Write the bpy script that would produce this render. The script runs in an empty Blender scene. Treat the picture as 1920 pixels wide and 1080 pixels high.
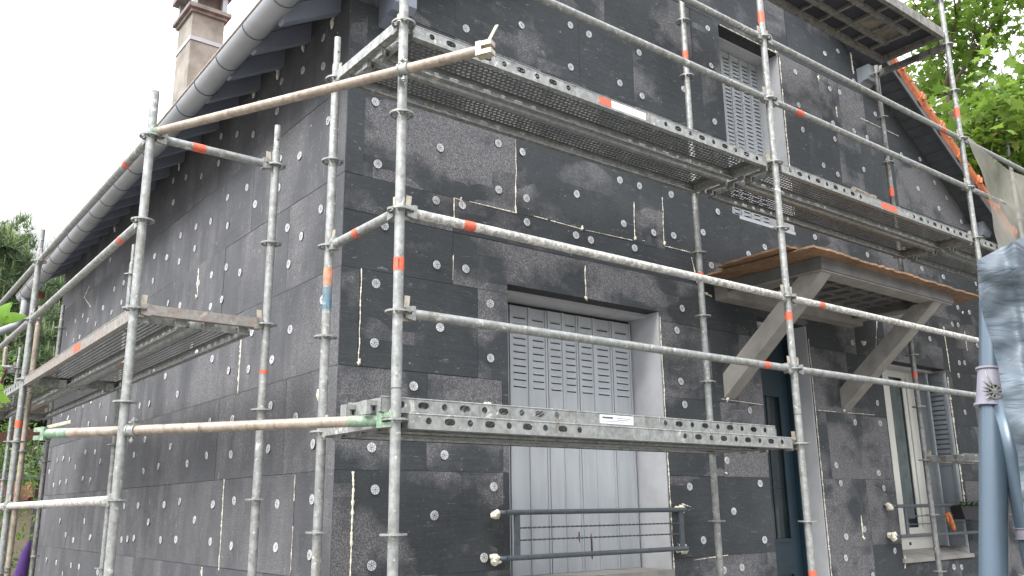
import bpy, bmesh, math, random
from mathutils import Vector, Matrix, noise
random.seed(7)
R = math.radians
scene = bpy.context.scene
col = scene.collection

# ------------------------------------------------------------ camera
cd = bpy.data.cameras.new('camera'); cam = bpy.data.objects.new('camera', cd); col.objects.link(cam)
cd.sensor_width = 36.0; cd.lens = 36.0*1632.9/1920; cd.clip_end = 3000; cd.clip_start = 0.05
rt = Vector((0.78839742, -0.61504312, -0.01230749)); up = Vector((-0.14143936, -0.20070326, 0.96938801)); fw = Vector((0.59868558, 0.76252224, 0.24522524))
M4 = Matrix((( rt.x, up.x, -fw.x, -2.3011), (rt.y, up.y, -fw.y, -4.5802), (rt.z, up.z, -fw.z, 1.6053), (0, 0, 0, 1)))
cam.matrix_world = M4
scene.camera = cam
# ------------------------------------------------------------ world: bright overcast
SUN_EL, SUN_AZ = R(42), R(258)      # azimuth measured clockwise from +Y
w = bpy.data.worlds.new('World'); scene.world = w; w.use_nodes = True
nt = w.node_tree; nt.nodes.clear()
N = nt.nodes.new; L = nt.links.new
out = N('ShaderNodeOutputWorld'); bg = N('ShaderNodeBackground'); L(bg.outputs[0], out.inputs[0])
sky = N('ShaderNodeTexSky'); sky.sky_type = 'NISHITA'; sky.sun_disc = False; sky.sun_elevation = SUN_EL; sky.sun_rotation = SUN_AZ
sky.dust_density = 3.0
tc = N('ShaderNodeTexCoord'); mp = N('ShaderNodeMapping'); L(tc.outputs['Generated'], mp.inputs[0])
mp.inputs['Scale'].default_value = (1.3, 1.3, 3.2); mp.inputs['Location'].default_value = (0.4, 0.2, 0.0)
nz = N('ShaderNodeTexNoise'); nz.inputs['Scale'].default_value = 1.6; nz.inputs['Detail'].default_value = 5; L(mp.outputs[0], nz.inputs[0])
cr = N('ShaderNodeValToRGB'); L(nz.outputs[0], cr.inputs[0])
cr.color_ramp.elements[0].position = 0.36; cr.color_ramp.elements[0].color = (7.2, 7.3, 7.7, 1)
cr.color_ramp.elements[1].position = 0.56; cr.color_ramp.elements[1].color = (12.2, 12.25, 12.5, 1)
mx = N('ShaderNodeMixRGB'); mx.inputs[0].default_value = 0.93; L(sky.outputs[0], mx.inputs[1]); L(cr.outputs[0], mx.inputs[2])
sx = N('ShaderNodeSeparateXYZ'); L(tc.outputs['Generated'], sx.inputs[0])
ev = N('ShaderNodeValToRGB'); ev.color_ramp.elements[0].position = .20; ev.color_ramp.elements[0].color = (.135, .138, .146, 1); ev.color_ramp.elements[1].position = .48; ev.color_ramp.elements[1].color = (1, 1, 1, 1)
wob = N('ShaderNodeMath'); wob.operation = 'MULTIPLY_ADD'; L(nz.outputs[0], wob.inputs[0]); wob.inputs[1].default_value = .5; wob.inputs[2].default_value = -.25
ad2 = N('ShaderNodeMath'); L(wob.outputs[0], ad2.inputs[0]); L(sx.outputs[2], ad2.inputs[1]); L(ad2.outputs[0], ev.inputs[0])
m2 = N('ShaderNodeMixRGB'); m2.blend_type = 'MULTIPLY'; m2.inputs[0].default_value = 1; L(mx.outputs[0], m2.inputs[1]); L(ev.outputs[0], m2.inputs[2])
# the cloud deck is brightest round the veiled sun
dt = N('ShaderNodeVectorMath'); dt.operation = 'DOT_PRODUCT'; L(tc.outputs['Generated'], dt.inputs[0]); dt.inputs[1].default_value = (math.sin(SUN_AZ)*math.cos(SUN_EL), math.cos(SUN_AZ)*math.cos(SUN_EL), math.sin(SUN_EL))
gl = N('ShaderNodeValToRGB'); L(dt.outputs['Value'], gl.inputs[0]); gl.color_ramp.elements[0].position = 0.0; gl.color_ramp.elements[0].color = (.75, .76, .78, 1); gl.color_ramp.elements[1].position = 1.0; gl.color_ramp.elements[1].color = (1.0, 1.0, 1.0, 1)
g2 = N('ShaderNodeMath'); g2.operation = 'MULTIPLY_ADD'; L(gl.outputs[0], g2.inputs[0]); g2.inputs[1].default_value = 4.2; g2.inputs[2].default_value = -2.35
m3 = N('ShaderNodeVectorMath'); m3.operation = 'SCALE'; L(m2.outputs[0], m3.inputs[0]); L(g2.outputs[0], m3.inputs[3])
L(m3.outputs[0], bg.inputs[0]); bg.inputs[1].default_value = 0.12
sd = bpy.data.lights.new('sun', 'SUN'); sd.energy = 1.3; sd.angle = R(25); sd.color = (1, .97, .93)
so = bpy.data.objects.new('sun', sd); col.objects.link(so)
so.rotation_euler = (R(90)-SUN_EL, 0, -SUN_AZ + math.pi)
so.rotation_euler = Vector((math.sin(SUN_AZ)*math.cos(SUN_EL), math.cos(SUN_AZ)*math.cos(SUN_EL), math.sin(SUN_EL))).to_track_quat('Z', 'Y').to_euler()
scene.view_settings.view_transform = 'Standard'; scene.view_settings.look = 'None'
scene.view_settings.exposure = 1.36; scene.view_settings.gamma = 1

# ------------------------------------------------------------ material helpers
class NT:
    def __init__(s, name):
        s.m = bpy.data.materials.new(name); s.m.use_nodes = True; s.t = s.m.node_tree; s.t.nodes.clear()
        s.out = s.n('ShaderNodeOutputMaterial'); s.b = s.n('ShaderNodeBsdfPrincipled'); s.l(s.b.outputs[0], s.out.inputs[0])
    def n(s, t): return s.t.nodes.new(t)
    def l(s, a, b): s.t.links.new(a, b)
    def coords(s, scale=(1, 1, 1), rnd=True):
        tc = s.n('ShaderNodeTexCoord'); v = tc.outputs['Object']
        if rnd:
            oi = s.n('ShaderNodeObjectInfo'); mu = s.n('ShaderNodeMath'); mu.operation = 'MULTIPLY'; mu.inputs[1].default_value = 37
            s.l(oi.outputs['Random'], mu.inputs[0]); cx = s.n('ShaderNodeCombineXYZ'); s.l(mu.outputs[0], cx.inputs[0]); s.l(mu.outputs[0], cx.inputs[1])
            ad = s.n('ShaderNodeVectorMath'); ad.operation = 'ADD'; s.l(v, ad.inputs[0]); s.l(cx.outputs[0], ad.inputs[1]); v = ad.outputs[0]
        mp = s.n('ShaderNodeMapping'); mp.inputs['Scale'].default_value = scale; s.l(v, mp.inputs[0]); return mp.outputs[0]
    def noise(s, vec, sc, det=4, rough=.55, dist=0):
        x = s.n('ShaderNodeTexNoise'); x.inputs['Scale'].default_value = sc; x.inputs['Detail'].default_value = det
        x.inputs['Roughness'].default_value = rough; x.inputs['Distortion'].default_value = dist; s.l(vec, x.inputs[0]); return x.outputs[0]
    def ramp(s, fac, stops):
        r = s.n('ShaderNodeValToRGB'); s.l(fac, r.inputs[0]); e = r.color_ramp.elements
        while len(e) < len(stops): e.new(.5)
        for k, (p, c) in enumerate(stops):
            e[k].position = p; e[k].color = (c, c, c, 1) if isinstance(c, (int, float)) else (*c, 1)
        return r.outputs[0]
    def mix(s, f, a, b, mode='MIX'):
        x = s.n('ShaderNodeMixRGB'); x.blend_type = mode
        for i, v in ((0, f), (1, a), (2, b)):
            if isinstance(v, (int, float)): x.inputs[i].default_value = v if i == 0 else (v, v, v, 1)
            elif isinstance(v, tuple): x.inputs[i].default_value = (*v, 1)
            else: s.l(v, x.inputs[i])
        return x.outputs[0]
    def math(s, op, a, b):
        x = s.n('ShaderNodeMath'); x.operation = op
        for i, v in ((0, a), (1, b)):
            if isinstance(v, (int, float)): x.inputs[i].default_value = v
            else: s.l(v, x.inputs[i])
        return x.outputs[0]
    def bump(s, h, st=.3, d=.01):
        b = s.n('ShaderNodeBump'); b.inputs['Strength'].default_value = st; b.inputs['Distance'].default_value = d
        s.l(h, b.inputs['Height']); s.l(b.outputs[0], s.b.inputs['Normal'])
    def fin(s, colr, rough=.6, metal=0, spec=.5):
        if isinstance(colr, tuple): s.b.inputs['Base Color'].default_value = (*colr, 1)
        else: s.l(colr, s.b.inputs['Base Color'])
        if isinstance(rough, (int, float)): s.b.inputs['Roughness'].default_value = rough
        else: s.l(rough, s.b.inputs['Roughness'])
        s.b.inputs['Metallic'].default_value = metal; s.b.inputs['Specular IOR Level'].default_value = spec
        return s.m

def simple(name, c, rough=.6, metal=0, var=.25, sc=8, spec=.5, bump=0.0):
    t = NT(name); v = t.coords(); n = t.noise(v, sc, 6, .62)
    d = tuple(x*(1-var) for x in c); u = tuple(min(1, x*(1+var)) for x in c)
    if bump: t.bump(t.noise(v, sc*6, 5), bump, .004)
    return t.fin(t.ramp(n, [(.32, d), (.68, u)]), rough, metal, spec)

def galv(name, base=(.36, .375, .36), dirt=(.16, .14, .11), spots=.62, spotcol=(.62, .61, .55), dirtthr=.6, metal=.35):
    t = NT(name); v = t.coords()
    n = t.noise(v, 26, 5, .6); c = t.ramp(n, [(.3, tuple(x*.68 for x in base)), (.7, tuple(x*1.3 for x in base))])
    vs = t.coords((1, 1, .35)); c = t.mix(t.ramp(t.noise(vs, 14, 6, .7, .4), [(dirtthr-.04, 0.0), (dirtthr+.08, .8)]), c, dirt)
    c = t.mix(t.ramp(t.noise(v, 34, 5, .65, .6), [(spots, 0.0), (spots+.05, .85)]), c, spotcol)
    c = t.mix(t.ramp(t.noise(v, 10, 5, .7, .8), [(.63, 0.0), (.66, .8)]), c, spotcol)
    c = t.mix(t.ramp(t.noise(v, 7, 6, .7, .3), [(.66, 0.0), (.70, .55)]), c, dirt)
    t.bump(t.noise(v, 60, 5), .35, .003)
    return t.fin(c, t.ramp(n, [(.3, .62), (.7, .42)]), metal)

def eps(name, side):
    """graphite polystyrene board: dark skin with fine saw-cut lines, grey speckle where the skin is rasped away."""
    t = NT(name); tc = t.n('ShaderNodeTexCoord'); v0 = tc.outputs['Object']
    at = t.n('ShaderNodeAttribute'); at.attribute_name = 'rnd'; sp = t.n('ShaderNodeSeparateColor'); t.l(at.outputs['Color'], sp.inputs[0])
    of = t.n('ShaderNodeVectorMath'); of.operation = 'SCALE'; t.l(at.outputs['Color'], of.inputs[0]); of.inputs[3].default_value = 3.0
    ad = t.n('ShaderNodeVectorMath'); ad.operation = 'ADD'; t.l(v0, ad.inputs[0]); t.l(of.outputs[0], ad.inputs[1]); v = ad.outputs[0]
    def mp(vec, s):
        m = t.n('ShaderNodeMapping'); m.inputs['Scale'].default_value = s; t.l(vec, m.inputs[0]); return m.outputs[0]
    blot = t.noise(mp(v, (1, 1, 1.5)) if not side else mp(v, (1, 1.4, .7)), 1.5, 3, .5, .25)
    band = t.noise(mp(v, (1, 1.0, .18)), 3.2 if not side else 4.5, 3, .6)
    fine = t.noise(v0, 9, 6, .7)
    vo = t.n('ShaderNodeTexVoronoi'); vo.distance = 'CHEBYCHEV'; vo.inputs['Scale'].default_value = 1.0; vo.inputs['Randomness'].default_value = .8; t.l(mp(v, (2.0, 2.0, 4.2) if not side else (3, 3.2, 1.1)), vo.inputs['Vector'])
    vs_ = t.n('ShaderNodeSeparateColor'); t.l(vo.outputs['Color'], vs_.inputs[0])
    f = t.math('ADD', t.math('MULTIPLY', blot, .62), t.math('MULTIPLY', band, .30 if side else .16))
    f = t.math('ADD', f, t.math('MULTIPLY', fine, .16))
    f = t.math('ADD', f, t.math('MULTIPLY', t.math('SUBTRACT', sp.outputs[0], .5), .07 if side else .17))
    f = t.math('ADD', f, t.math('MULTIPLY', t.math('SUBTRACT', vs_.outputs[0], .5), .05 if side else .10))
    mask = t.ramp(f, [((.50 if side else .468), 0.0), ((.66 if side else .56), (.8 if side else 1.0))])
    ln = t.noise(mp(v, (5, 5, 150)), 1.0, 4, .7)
    dark = t.ramp(ln, [(.3, (.024, .0285, .032) if not side else (.049, .051, .056)), (.7, (.046, .052, .057) if not side else (.074, .077, .084))])  # side wall skin lighter: its stronger sky light is painted into the colour
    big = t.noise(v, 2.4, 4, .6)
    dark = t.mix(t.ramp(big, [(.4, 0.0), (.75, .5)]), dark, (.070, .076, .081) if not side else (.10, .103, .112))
    spk = t.noise(v0, 120, 3, .85)
    rasp_col = t.ramp(spk, [(.36, (.05, .05, .052)), (.52, (.125, .124, .131)), (.66, (.27, .268, .275))])
    c = t.mix(mask, dark, rasp_col)
    # skin speckle everywhere, very faint
    c = t.mix(t.ramp(t.noise(v0, 75, 4, .8), [(.56, 0.0), (.72, .32)]), c, (.17, .17, .175))
    # chalky scuffs and scratches
    sc1 = t.noise(mp(v0, (2.2, 2.2, 7) if not side else (3, 7, 1.6)), 3.5, 7, .75, 1.2)
    c = t.mix(t.ramp(sc1, [(.61, 0.0), (.69, .6)]), c, (.33, .33, .33))
    sc2 = t.noise(v0, 28, 3, .5)
    c = t.mix(t.ramp(sc2, [(.735, 0.0), (.76, .7)]), c, (.42, .42, .41))
    h = t.math('ADD', t.math('MULTIPLY', t.math('MULTIPLY', spk, mask), 1.2), t.math('MULTIPLY', ln, .35))
    t.bump(h, .5, .004)
    return t.fin(c, .74, 0, .35)

M = {}
M['eps'] = eps('graphite_insulation', False); M['eps_side'] = eps('graphite_insulation_streaked_skylit', True)
M['eps_core'] = simple('insulation_cut_edge', (.035, .036, .038), .9, var=.3, sc=20)
M['gap'] = simple('dark_joint', (.008, .008, .009), .95)
M['galv'] = galv('galvanised_steel', (.27, .282, .272)); M['galv_dk'] = galv('galvanised_steel_weathered', (.22, .225, .22), (.09, .075, .06), .66, (.55, .55, .5), .52)
M['galv_deck'] = galv('galvanised_deck_steel', (.15, .15, .14), (.075, .06, .05), .74, (.34, .32, .28), .60)
M['galv_brown'] = galv('muddy_steel_tube', (.30, .255, .205), (.13, .10, .075), .66, (.42, .38, .31), .58, .15)
M['timber_deck'] = galv('stained_alloy_frame', (.19, .185, .165), (.08, .075, .065), .70, (.34, .32, .28), .54, .1)
M['plaster_tube'] = galv('plaster_caked_tube', (.33, .332, .315), (.2, .19, .17), .5, (.66, .64, .58), .66, .15)
M['red'] = simple('orange_red_marking_tape', (.62, .115, .06), .45, var=.2, sc=60)
M['label'] = simple('white_label', (.7, .71, .72), .5, var=.05); M['ink'] = simple('ink', (.03, .03, .05), .6)
M['green'] = galv('green_painted_steel', (.15, .24, .16), (.25, .22, .17), .55, (.30, .34, .28), .56, .0)
M['washer'] = simple('white_plastic_washer', (.52, .53, .545), .55, var=.3, sc=22)
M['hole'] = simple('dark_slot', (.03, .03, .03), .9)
M['foam'] = simple('expanding_foam', (.74, .71, .58), .8, var=.18, sc=60, bump=.6)
M['render'] = simple('pale_grey_render', (.43, .44, .455), .8, var=.1, sc=5, bump=.2)
def shut():
    t = NT('grey_painted_steel'); v = t.coords((1, 1, .12)); n = t.noise(v, 9, 6, .65); c = t.ramp(n, [(.3, (.33, .35, .37)), (.6, (.41, .435, .455)), (.8, (.44, .46, .475))])
    v2 = t.coords(); c = t.mix(t.ramp(t.noise(v2, 3, 6, .7, .5), [(.56, 0.0), (.72, .35)]), c, (.27, .27, .25)); c = t.mix(t.ramp(t.noise(v2, 40, 3, .5), [(.72, 0.0), (.76, .6)]), c, (.16, .13, .10))
    t.bump(t.noise(v2, 30, 4), .08, .004); return t.fin(c, .48)
M['shutter'] = shut()
M['warm_steel'] = galv('weathered_warm_steel', (.24, .225, .205), (.27, .20, .165), .64, (.42, .38, .33), .56, .15)
M['old_orange'] = galv('worn_orange_paint', (.50, .22, .13), (.20, .2, .19), .6, (.32, .32, .30), .5, .0); M['old_blue'] = galv('worn_blue_paint', (.06, .15, .21), (.20, .2, .19), .6, (.32, .32, .30), .54, .0)
M['shutter2'] = simple('grey_blue_painted_wood', (.22, .245, .27), .5, var=.08, sc=4)
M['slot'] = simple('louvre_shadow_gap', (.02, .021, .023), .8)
M['rust'] = simple('rust', (.09, .03, .015), .9, var=.4, sc=30)
M['rail'] = simple('slate_grey_paint', (.075, .09, .105), .42, var=.2, sc=20)
M['door'] = simple('petrol_blue_paint', (.012, .027, .038), .35, var=.15, sc=5)
M['white'] = simple('white_pvc', (.62, .62, .57), .4, var=.05, sc=5)
M['concrete'] = simple('grey_concrete', (.27, .26, .24), .85, var=.22, sc=5, bump=.4)
M['concrete_dk'] = simple('grey_canopy_fascia', (.13, .13, .125), .8, var=.22, sc=7, bump=.3)
M['zinc'] = simple('zinc_gutter', (.34, .355, .375), .48, .25, var=.12, sc=3)
M['zinc_edge'] = simple('aged_zinc_bead', (.36, .31, .26), .5, .3, var=.3, sc=20)
M['eave'] = simple('grey_blue_eave_paint', (.20, .225, .275), .6, var=.12, sc=6)
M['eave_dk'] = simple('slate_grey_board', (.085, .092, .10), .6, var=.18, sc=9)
M['stone'] = simple('sooty_chimney_render', (.235, .215, .185), .9, var=.35, sc=3.2, bump=.5)
M['stone_dk'] = simple('grey_chimney_slab', (.19, .165, .15), .9, var=.35, sc=7, bump=.5)
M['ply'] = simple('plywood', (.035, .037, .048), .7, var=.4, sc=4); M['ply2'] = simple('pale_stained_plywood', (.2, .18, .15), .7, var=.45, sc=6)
M['black'] = simple('black_plastic', (.012, .012, .02), .5); M['orange'] = simple('orange_rubber', (.48, .15, .045), .6, var=.3, sc=40)
M['purple'] = simple('purple_fleece', (.055, .022, .12), .95, var=.3, sc=60, bump=.5)
M['sand'] = simple('beige_rendered_wall', (.42, .36, .27), .9, var=.15, sc=4); M['brick'] = simple('red_brown_tiles', (.16, .065, .045), .85, var=.4, sc=20, bump=.5)
M['wood'] = simple('brown_timber', (.10, .05, .03), .8, var=.3, sc=12); M['wedge'] = simple('worn_wedge_steel', (.42, .38, .30), .5, .3, var=.25, sc=30)
M['bark'] = simple('bark', (.09, .07, .05), .9, var=.4, sc=9, bump=.7)
M['pole'] = simple('blue_grey_coated_pole', (.085, .12, .155), .3, .3, var=.06, sc=6); M['pole_cap'] = simple('grey_plastic_sleeve', (.20, .195, .235), .45, var=.1, sc=20)
M['gold'] = simple('yellow_resin', (.55, .36, .05), .4, var=.4, sc=60)
M['earth'] = simple('garden_ground', (.17, .16, .145), .95, var=.5, sc=2)

def osb():
    t = NT('strand_board'); v = t.coords(); vo = t.n('ShaderNodeTexVoronoi'); vo.inputs['Scale'].default_value = 26; mp = t.n('ShaderNodeMapping'); mp.inputs['Scale'].default_value = (1, 2.2, 1)
    t.l(v, mp.inputs[0]); t.l(mp.outputs[0], vo.inputs[0]); s = t.n('ShaderNodeSeparateColor'); t.l(vo.outputs['Color'], s.inputs[0])
    c = t.ramp(s.outputs[0], [(0, (.14, .075, .04)), (.5, (.23, .135, .075)), (1, (.34, .215, .125))]); t.bump(s.outputs[1], .5, .003)
    return t.fin(t.mix(.6, c, t.ramp(t.noise(v, 4, 4), [(.35, (.13, .08, .045)), (.65, (.30, .18, .10))])), .8)
M['osb'] = osb()
def tile():
    t = NT('orange_clay_tile'); v = t.coords(); n = t.noise(v, 9, 6, .7)
    t.bump(t.noise(v, 40, 5), .5, .004); return t.fin(t.ramp(n, [(.3, (.27, .075, .03)), (.55, (.42, .125, .045)), (.75, (.50, .19, .085))]), .65)
M['tile'] = tile()
def glass():
    t = NT('window_glass'); v = t.coords(); return t.fin(t.ramp(t.noise(v, 1.5, 2), [(.3, (.01, .016, .018)), (.7, (.025, .034, .036))]), .06, 0, .6)
M['glass'] = glass(); M['pipe'] = simple('matt_grey_pipe', (.27, .28, .29), .7, var=.08)
M['curtain'] = simple('grey_curtain', (.10, .12, .12), .9, var=.3, sc=5)
def leafm(name, stops, trans=.35, sc=1.3):
    t = NT(name); at = t.n('ShaderNodeAttribute'); at.attribute_name = 'rnd'; s = t.n('ShaderNodeSeparateColor'); t.l(at.outputs['Color'], s.inputs[0])
    c = t.ramp(s.outputs[0], stops); t.fin(c, .5, 0, .3)
    tr = t.n('ShaderNodeBsdfTranslucent'); t.l(t.mix(.25, c, (.3, .45, .05)), tr.inputs[0]); ms = t.n('ShaderNodeMixShader'); ms.inputs[0].default_value = trans
    t.l(t.b.outputs[0], ms.inputs[1]); t.l(tr.outputs[0], ms.inputs[2]); t.l(ms.outputs[0], t.out.inputs[0]); return t.m
M['maple'] = leafm('maple_leaf', [(0, (.04, .09, .02)), (.45, (.10, .19, .03)), (.8, (.20, .29, .065)), (.9, (.28, .34, .10)), (.93, (.22, .09, .06)), (1, (.30, .12, .08))], .5)
M['pine'] = leafm('pine_needle', [(0, (.035, .06, .03)), (.5, (.08, .13, .06)), (.8, (.18, .25, .10)), (1, (.34, .40, .20))], .2)
M['hedge'] = leafm('hedge_leaf', [(0, (.02, .05, .012)), (.6, (.06, .13, .025)), (1, (.17, .28, .06))], .35)
M['bright'] = leafm('fresh_leaf', [(0, (.07, .18, .02)), (1, (.18, .34, .05))], .45)
def net():
    t = NT('debris_netting'); v = t.coords((1, 1, 1), False); t.fin(t.ramp(t.noise(v, 3, 6, .6), [(.3, (.30, .29, .25)), (.7, (.46, .45, .39))]), .8)
    tr = t.n('ShaderNodeBsdfTransparent'); ms = t.n('ShaderNodeMixShader')
    wv = t.noise(v, 2.2, 4, .5); f = t.ramp(wv, [(.3, .42), (.7, .80)]); t.l(f, ms.inputs[0]); t.l(tr.outputs[0], ms.inputs[1])
    tl = t.n('ShaderNodeBsdfTranslucent'); tl.inputs[0].default_value = (.5, .47, .4, 1); m2 = t.n('ShaderNodeMixShader'); m2.inputs[0].default_value = .4
    t.l(t.b.outputs[0], m2.inputs[1]); t.l(tl.outputs[0], m2.inputs[2]); t.l(m2.outputs[0], ms.inputs[2]); t.l(ms.outputs[0], t.out.inputs[0]); return t.m
M['net'] = net()
def tarp():
    t = NT('blue_grey_tarpaulin'); v = t.coords((1, 1, 2.2), False); h = t.noise(v, 6, 4, .5, 1.2); t.bump(h, .6, .025)
    return t.fin(t.ramp(t.noise(v, 3, 4), [(.3, (.075, .10, .125)), (.7, (.12, .15, .175))]), .5, 0, .6)
M['tarp'] = tarp()

# ------------------------------------------------------------ mesh helpers
class MB:
    def __init__(s): s.v = []; s.f = []; s.mi = []; s.sm = []; s.r = []
    def add(s, vs, fs, mi=0, smooth=False, rnd=None):
        o = len(s.v); s.v += [tuple(x) for x in vs]
        for f in fs: s.f.append([o+i for i in f]); s.mi.append(mi); s.sm.append(smooth); s.r.append(rnd)
        return s
    def box(s, a, b, mi=0, bev=0):
        x0, y0, z0 = a; x1, y1, z1 = b
        x0, x1 = min(x0, x1), max(x0, x1); y0, y1 = min(y0, y1), max(y0, y1); z0, z1 = min(z0, z1), max(z0, z1)
        return s.add([(x0,y0,z0),(x1,y0,z0),(x1,y1,z0),(x0,y1,z0),(x0,y0,z1),(x1,y0,z1),(x1,y1,z1),(x0,y1,z1)],
              [(0,3,2,1),(4,5,6,7),(0,1,5,4),(1,2,6,5),(2,3,7,6),(3,0,4,7)], mi)
    def obox(s, c, ax, ay, az, mi=0):
        c, ax, ay, az = Vector(c), Vector(ax), Vector(ay), Vector(az)
        vs = [c+ax*i+ay*j+az*k for k in (-1, 1) for (i, j) in ((-1,-1),(1,-1),(1,1),(-1,1))]
        return s.add(vs, [(0,3,2,1),(4,5,6,7),(0,1,5,4),(1,2,6,5),(2,3,7,6),(3,0,4,7)], mi)
    def beam(s, p0, p1, wd, ht, mi=0, upv=(0, 0, 1)):
        p0, p1 = Vector(p0), Vector(p1); d = (p1-p0); n = d.normalized(); sd = n.cross(Vector(upv))
        if sd.length < 1e-4: sd = n.cross(Vector((1, 0, 0)))
        sd.normalize(); u = sd.cross(n)
        return s.obox((p0+p1)/2, d/2, sd*wd/2, u*ht/2, mi)
    def tube(s, p0, p1, r0, r1=None, seg=16, mi=0, cap=True, ring=1, rnd=None):
        r1 = r0 if r1 is None else r1
        p0, p1 = Vector(p0), Vector(p1); n = (p1-p0).normalized(); a = n.orthogonal().normalized(); b = n.cross(a); vs = []
        for k in range(ring+1):
            t = k/ring; c = p0.lerp(p1, t); r = r0+(r1-r0)*t
            vs += [c+(a*math.cos(2*math.pi*i/seg)+b*math.sin(2*math.pi*i/seg))*r for i in range(seg)]
        s.add(vs, [(k*seg+i, k*seg+(i+1) % seg, (k+1)*seg+(i+1) % seg, (k+1)*seg+i) for k in range(ring) for i in range(seg)], mi, True, rnd)
        if cap: s.add(vs[:seg], [tuple(range(seg))[::-1]], mi, False, rnd); s.add(vs[-seg:], [tuple(range(seg))], mi, False, rnd)
        return s
    def path(s, pts, rs, seg=8, mi=0, rnd=None):
        pts = [Vector(p) for p in pts]; vs = []; n = len(pts)
        if not isinstance(rs, (list, tuple)): rs = [rs]*n
        a = (pts[1]-pts[0]).orthogonal().normalized()
        for k in range(n):
            d = (pts[min(k+1, n-1)]-pts[max(k-1, 0)]).normalized(); a = (a-d*a.dot(d)).normalized(); b = d.cross(a)
            vs += [pts[k]+(a*math.cos(2*math.pi*i/seg)+b*math.sin(2*math.pi*i/seg))*rs[k] for i in range(seg)]
        fs = [(k*seg+i, k*seg+(i+1) % seg, (k+1)*seg+(i+1) % seg, (k+1)*seg+i) for k in range(n-1) for i in range(seg)]
        fs += [tuple(range(seg))[::-1], tuple((n-1)*seg+i for i in range(seg))]
        return s.add(vs, fs, mi, True, rnd)
    def prism(s, poly, fmap, d0, d1, mi=0, rnd=None, mi_side=None):
        n = len(poly); vs = [fmap(u, v, d0) for u, v in poly]+[fmap(u, v, d1) for u, v in poly]
        s.add(vs, [tuple(range(n)), tuple(range(2*n-1, n-1, -1))], mi, False, rnd)
        s.add(vs, [(i, (i+1) % n, n+(i+1) % n, n+i) for i in range(n)], mi if mi_side is None else mi_side, False, rnd); return s
    def hole(s, u0, u1, v0, v1, cu, cv, ru, rv, fmap, mi=0, seg=3, both=False, sup=1.0):
        """a rectangular cell of a plate with an elliptical hole in it"""
        angs = []
        cs = [math.atan2(v-cv, u-cu) for u, v in ((u1, v1), (u0, v1), (u0, v0), (u1, v0))]
        cs = [c % (2*math.pi) for c in cs]; cs.append(cs[0]+2*math.pi)
        for q in range(4):
            a0, a1 = cs[q], cs[q+1]
            if a1 < a0: a1 += 2*math.pi
            angs += [a0+(a1-a0)*k/seg for k in range(seg)]
        O, I = [], []
        for a in angs:
            c, sn = math.cos(a), math.sin(a); t = 1e9
            if abs(c) > 1e-9: t = min(t, ((u1 if c > 0 else u0)-cu)/c)
            if abs(sn) > 1e-9: t = min(t, ((v1 if sn > 0 else v0)-cv)/sn)
            O.append(fmap(cu+c*t, cv+sn*t)); I.append(fmap(cu+ru*math.copysign(abs(c)**sup, c), cv+rv*math.copysign(abs(sn)**sup, sn)))
        n = len(angs)
        return s.add(O+I, [(i, (i+1) % n, n+(i+1) % n, n+i) for i in range(n)], mi)
    def blob(s, c, r, mi=0, rnd=None, jit=.35, sq=(1, 1, 1), sub=1):
        bm = bmesh.new(); bmesh.ops.create_icosphere(bm, subdivisions=sub+1, radius=1)
        sd = Vector((random.random()*50, 3, 7)); vs = []
        for v in bm.verts:
            k = 1+jit*2*(noise.noise(v.co*1.7+sd)); vs.append(Vector(c)+Vector((v.co.x*sq[0], v.co.y*sq[1], v.co.z*sq[2]))*r*k)
        s.add(vs, [[v.index for v in f.verts] for f in bm.faces], mi, True, rnd); bm.free(); return s
    def build(s, name, mats, parent=None, loc=None):
        me = bpy.data.meshes.new(name); me.from_pydata([tuple(v) for v in s.v], [], s.f)
        if not isinstance(mats, (list, tuple)): mats = [mats]
        for m in mats: me.materials.append(M[m])
        me.polygons.foreach_set('material_index', s.mi); me.polygons.foreach_set('use_smooth', s.sm)
        if any(r is not None for r in s.r):
            ca = me.color_attributes.new('rnd', 'FLOAT_COLOR', 'CORNER'); dat = []
            for f, r in zip(s.f, s.r):
                r = r or (.5, .5, .5); dat += [r[0], r[1], r[2], 1.0]*len(f)
            ca.data.foreach_set('color', dat)
        me.update(); o = bpy.data.objects.new(name, me); col.objects.link(o)
        if parent: o.parent = parent
        if loc: o.location = loc
        return o
def tag(o, label, cat, group=None, kind=None):
    if label: o['label'] = label
    if cat: o['category'] = cat
    if group: o['group'] = group
    if kind: o['kind'] = kind
    return o
def empty(name, loc, label=None, cat=None, group=None, parent=None):
    o = bpy.data.objects.new(name, None); col.objects.link(o); o.location = loc; o.empty_display_size = .2
    if parent: o.parent = parent
    return tag(o, label, cat, group)
def inst(name, src, parent=None, mat=None, loc=None):
    o = src.copy(); col.objects.link(o); o.name = name
    if parent: o.parent = parent
    if mat is not None: o.matrix_local = mat
    if loc is not None: o.location = loc
    return o
def copy_tree(root):
    r = root.copy(); col.objects.link(r)
    for ch in [c for c in bpy.data.objects if c.parent == root]:
        c2 = ch.copy(); col.objects.link(c2); c2.parent = r
        for g in [c for c in bpy.data.objects if c.parent == ch]:
            g2 = g.copy(); col.objects.link(g2); g2.parent = c2
    return r
def clip(poly, a, b, c):     # keep a*u+b*v <= c
    o = []
    for i in range(len(poly)):
        p, q = poly[i], poly[(i+1) % len(poly)]; dp, dq = a*p[0]+b*p[1]-c, a*q[0]+b*q[1]-c
        if dp <= 0: o.append(p)
        if (dp < 0 < dq) or (dq < 0 < dp):
            t = dp/(dp-dq); o.append((p[0]+(q[0]-p[0])*t, p[1]+(q[1]-p[1])*t))
    return o
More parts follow.
